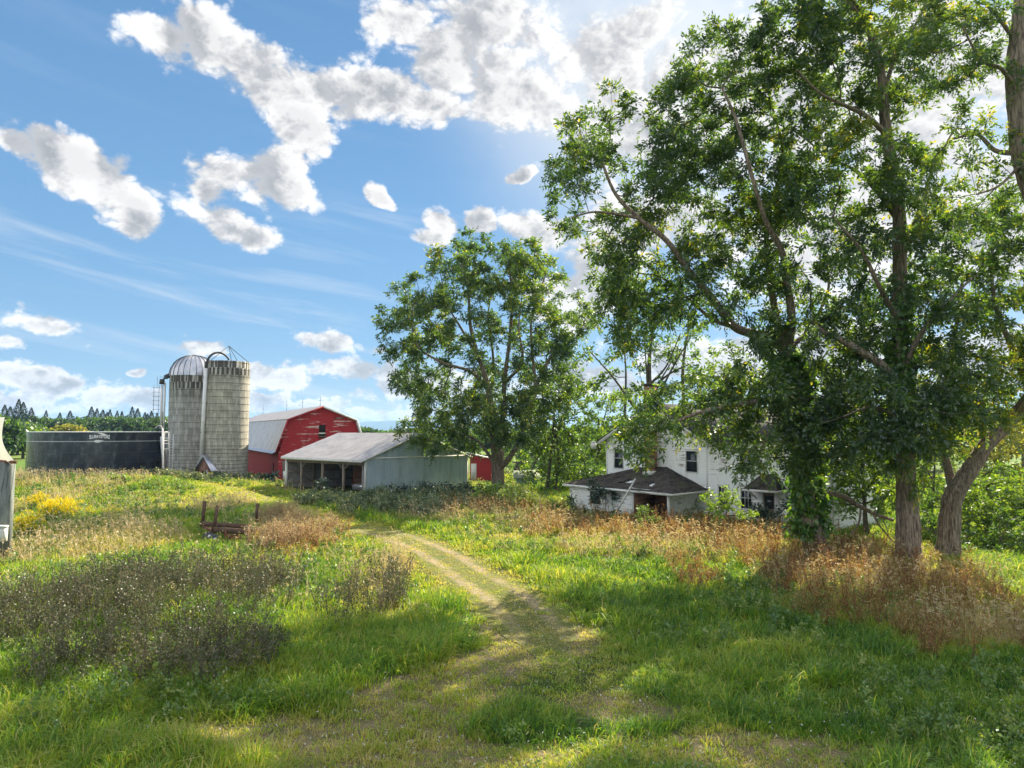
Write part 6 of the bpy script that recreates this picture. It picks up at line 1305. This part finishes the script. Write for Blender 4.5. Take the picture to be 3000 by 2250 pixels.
bush('leafy_bush', 'dark bush at the foot of the tall open-topped silo', 470, 1055, 79, [(470, 1030, 12, 10), (485, 1036, 14, 8), (452, 1038, 12, 6)], 619, M_darkbush, .7, 1.6, .3, .7, .6)
bush('leafy_bush', 'dark bush at the red barn corner behind the white panel', 575, 1050, 80, [(578, 1032, 10, 8), (560, 1038, 12, 7), (595, 1030, 8, 10)], 620, M_darkbush, .8, 1.6, .3, .7, .6)
def goldenrod(label, px, py, D_, wm, hm, n_, seed, fl=.5):
    r = np.random.default_rng(seed); b_ = at(px, py, D_); b_[2] = float(H(b_[0], b_[1])); root = thing('goldenrod', label, 'flowering plant', b_)
    x = b_[0]+r.normal(size=n_)*wm*.45; y = b_[1]+r.normal(size=n_)*wm*.4; h = hm*(.55+.5*r.uniform(size=n_))*np.exp(-.35*((x-b_[0])/wm)**2); B = np.stack([x, y, H(x, y)], -1)
    D_2 = unit(np.concatenate([r.normal(size=(n_, 2))*.16, np.ones((n_, 1))], 1)); T0 = B+D_2*h[:, None]
    K = np.repeat(np.arange(n_), 26); s_ = r.uniform(.1, .92, len(K)); Pp = B[K]+D_2[K]*(h[K]*s_)[:, None]; Dl = unit(np.concatenate([r.normal(size=(len(K), 2)), .25+0*s_[:, None]], 1)); ll = .13*r.uniform(.6, 1.2, len(K)); V, Q = leaf_quads(Pp, Dl, ll, .03, r)
    Sd = unit(np.cross(D_2, r.normal(size=D_2.shape)))*.012; Vs = np.stack([B-Sd, B+Sd, T0+Sd*.4, T0-Sd*.4], 1).reshape(-1, 3); Qs = np.arange(len(Vs)).reshape(-1, 4)
    mesh_np('foliage', np.concatenate([Vs, V]), np.concatenate([Qs, Q+len(Vs)]), None, M_weed, root, attrs={'tint': np.concatenate([np.full(len(Vs), .2), np.repeat(r.uniform(.3, .8, len(K)), 4)])})
    K = np.repeat(np.arange(n_), int(46*fl)); a = r.uniform(0, 6.3, len(K)); s_ = r.uniform(0, 1, len(K)); rr = .17*s_*r.uniform(.3, 1, len(K)); Pp = T0[K]+np.stack([np.cos(a)*rr, np.sin(a)*rr, .05-s_*.24+rr*.25], -1)
    ll = .055*r.uniform(.6, 1.4, len(K)); V, Q = leaf_quads(Pp, unit(np.stack([np.cos(a), np.sin(a), .35+0*a], -1)+r.normal(size=Pp.shape)*.3), ll, ll*.6, r)
    mesh_np('blossom', V, Q, None, M_gold, root, attrs={'tint': np.repeat(r.uniform(0, 1, len(K)), 4)})
goldenrod('largest goldenrod clump, masses of yellow plumes near the left edge', 175, 1560, 42, 1.55, 1.5, 170, 1, 1.2)
goldenrod('lower goldenrod clump right beside the left-edge timber post', 70, 1600, 36, .9, 1.1, 60, 2, 1.)
goldenrod('small goldenrod clump high on the bank above the largest one', 112, 1450, 52, 1.0, 1.35, 60, 3, 1.2)
goldenrod('single goldenrod spray in front of the wagon', 748, 1585, 35.5, .22, .75, 6, 4, 1.4)
goldenrod('tiny goldenrod tuft in the dry grass left of the farmhouse porch', 1640, 1568, 41, .45, .55, 14, 5, 1.)
goldenrod('thin goldenrod stems between the largest clump and the tank bank', 300, 1560, 43, 1.0, 1.0, 22, 6, .6)

# ------------------------------------------------------------------ air
hz = MB(); hz.box((-9800, -4300, -12), (19600, 0, 0), (0, 15800, 0), (0, 0, 175)); m = bpy.data.materials.new('thin air'); m.use_nodes = True; n = NT(m.node_tree); n.n.clear()
o = n.new('ShaderNodeOutputMaterial'); pv_ = n.new('ShaderNodeVolumePrincipled'); pv_.inputs['Color'].default_value = (.42, .66, 1, 1); pv_.inputs['Density'].default_value = .00012; pv_.inputs['Anisotropy'].default_value = .1
n.l.new(pv_.outputs[0], o.inputs['Volume']); tag(hz.build('haze', m), 'thin blue air over the whole farm', 'haze', kind='stuff')
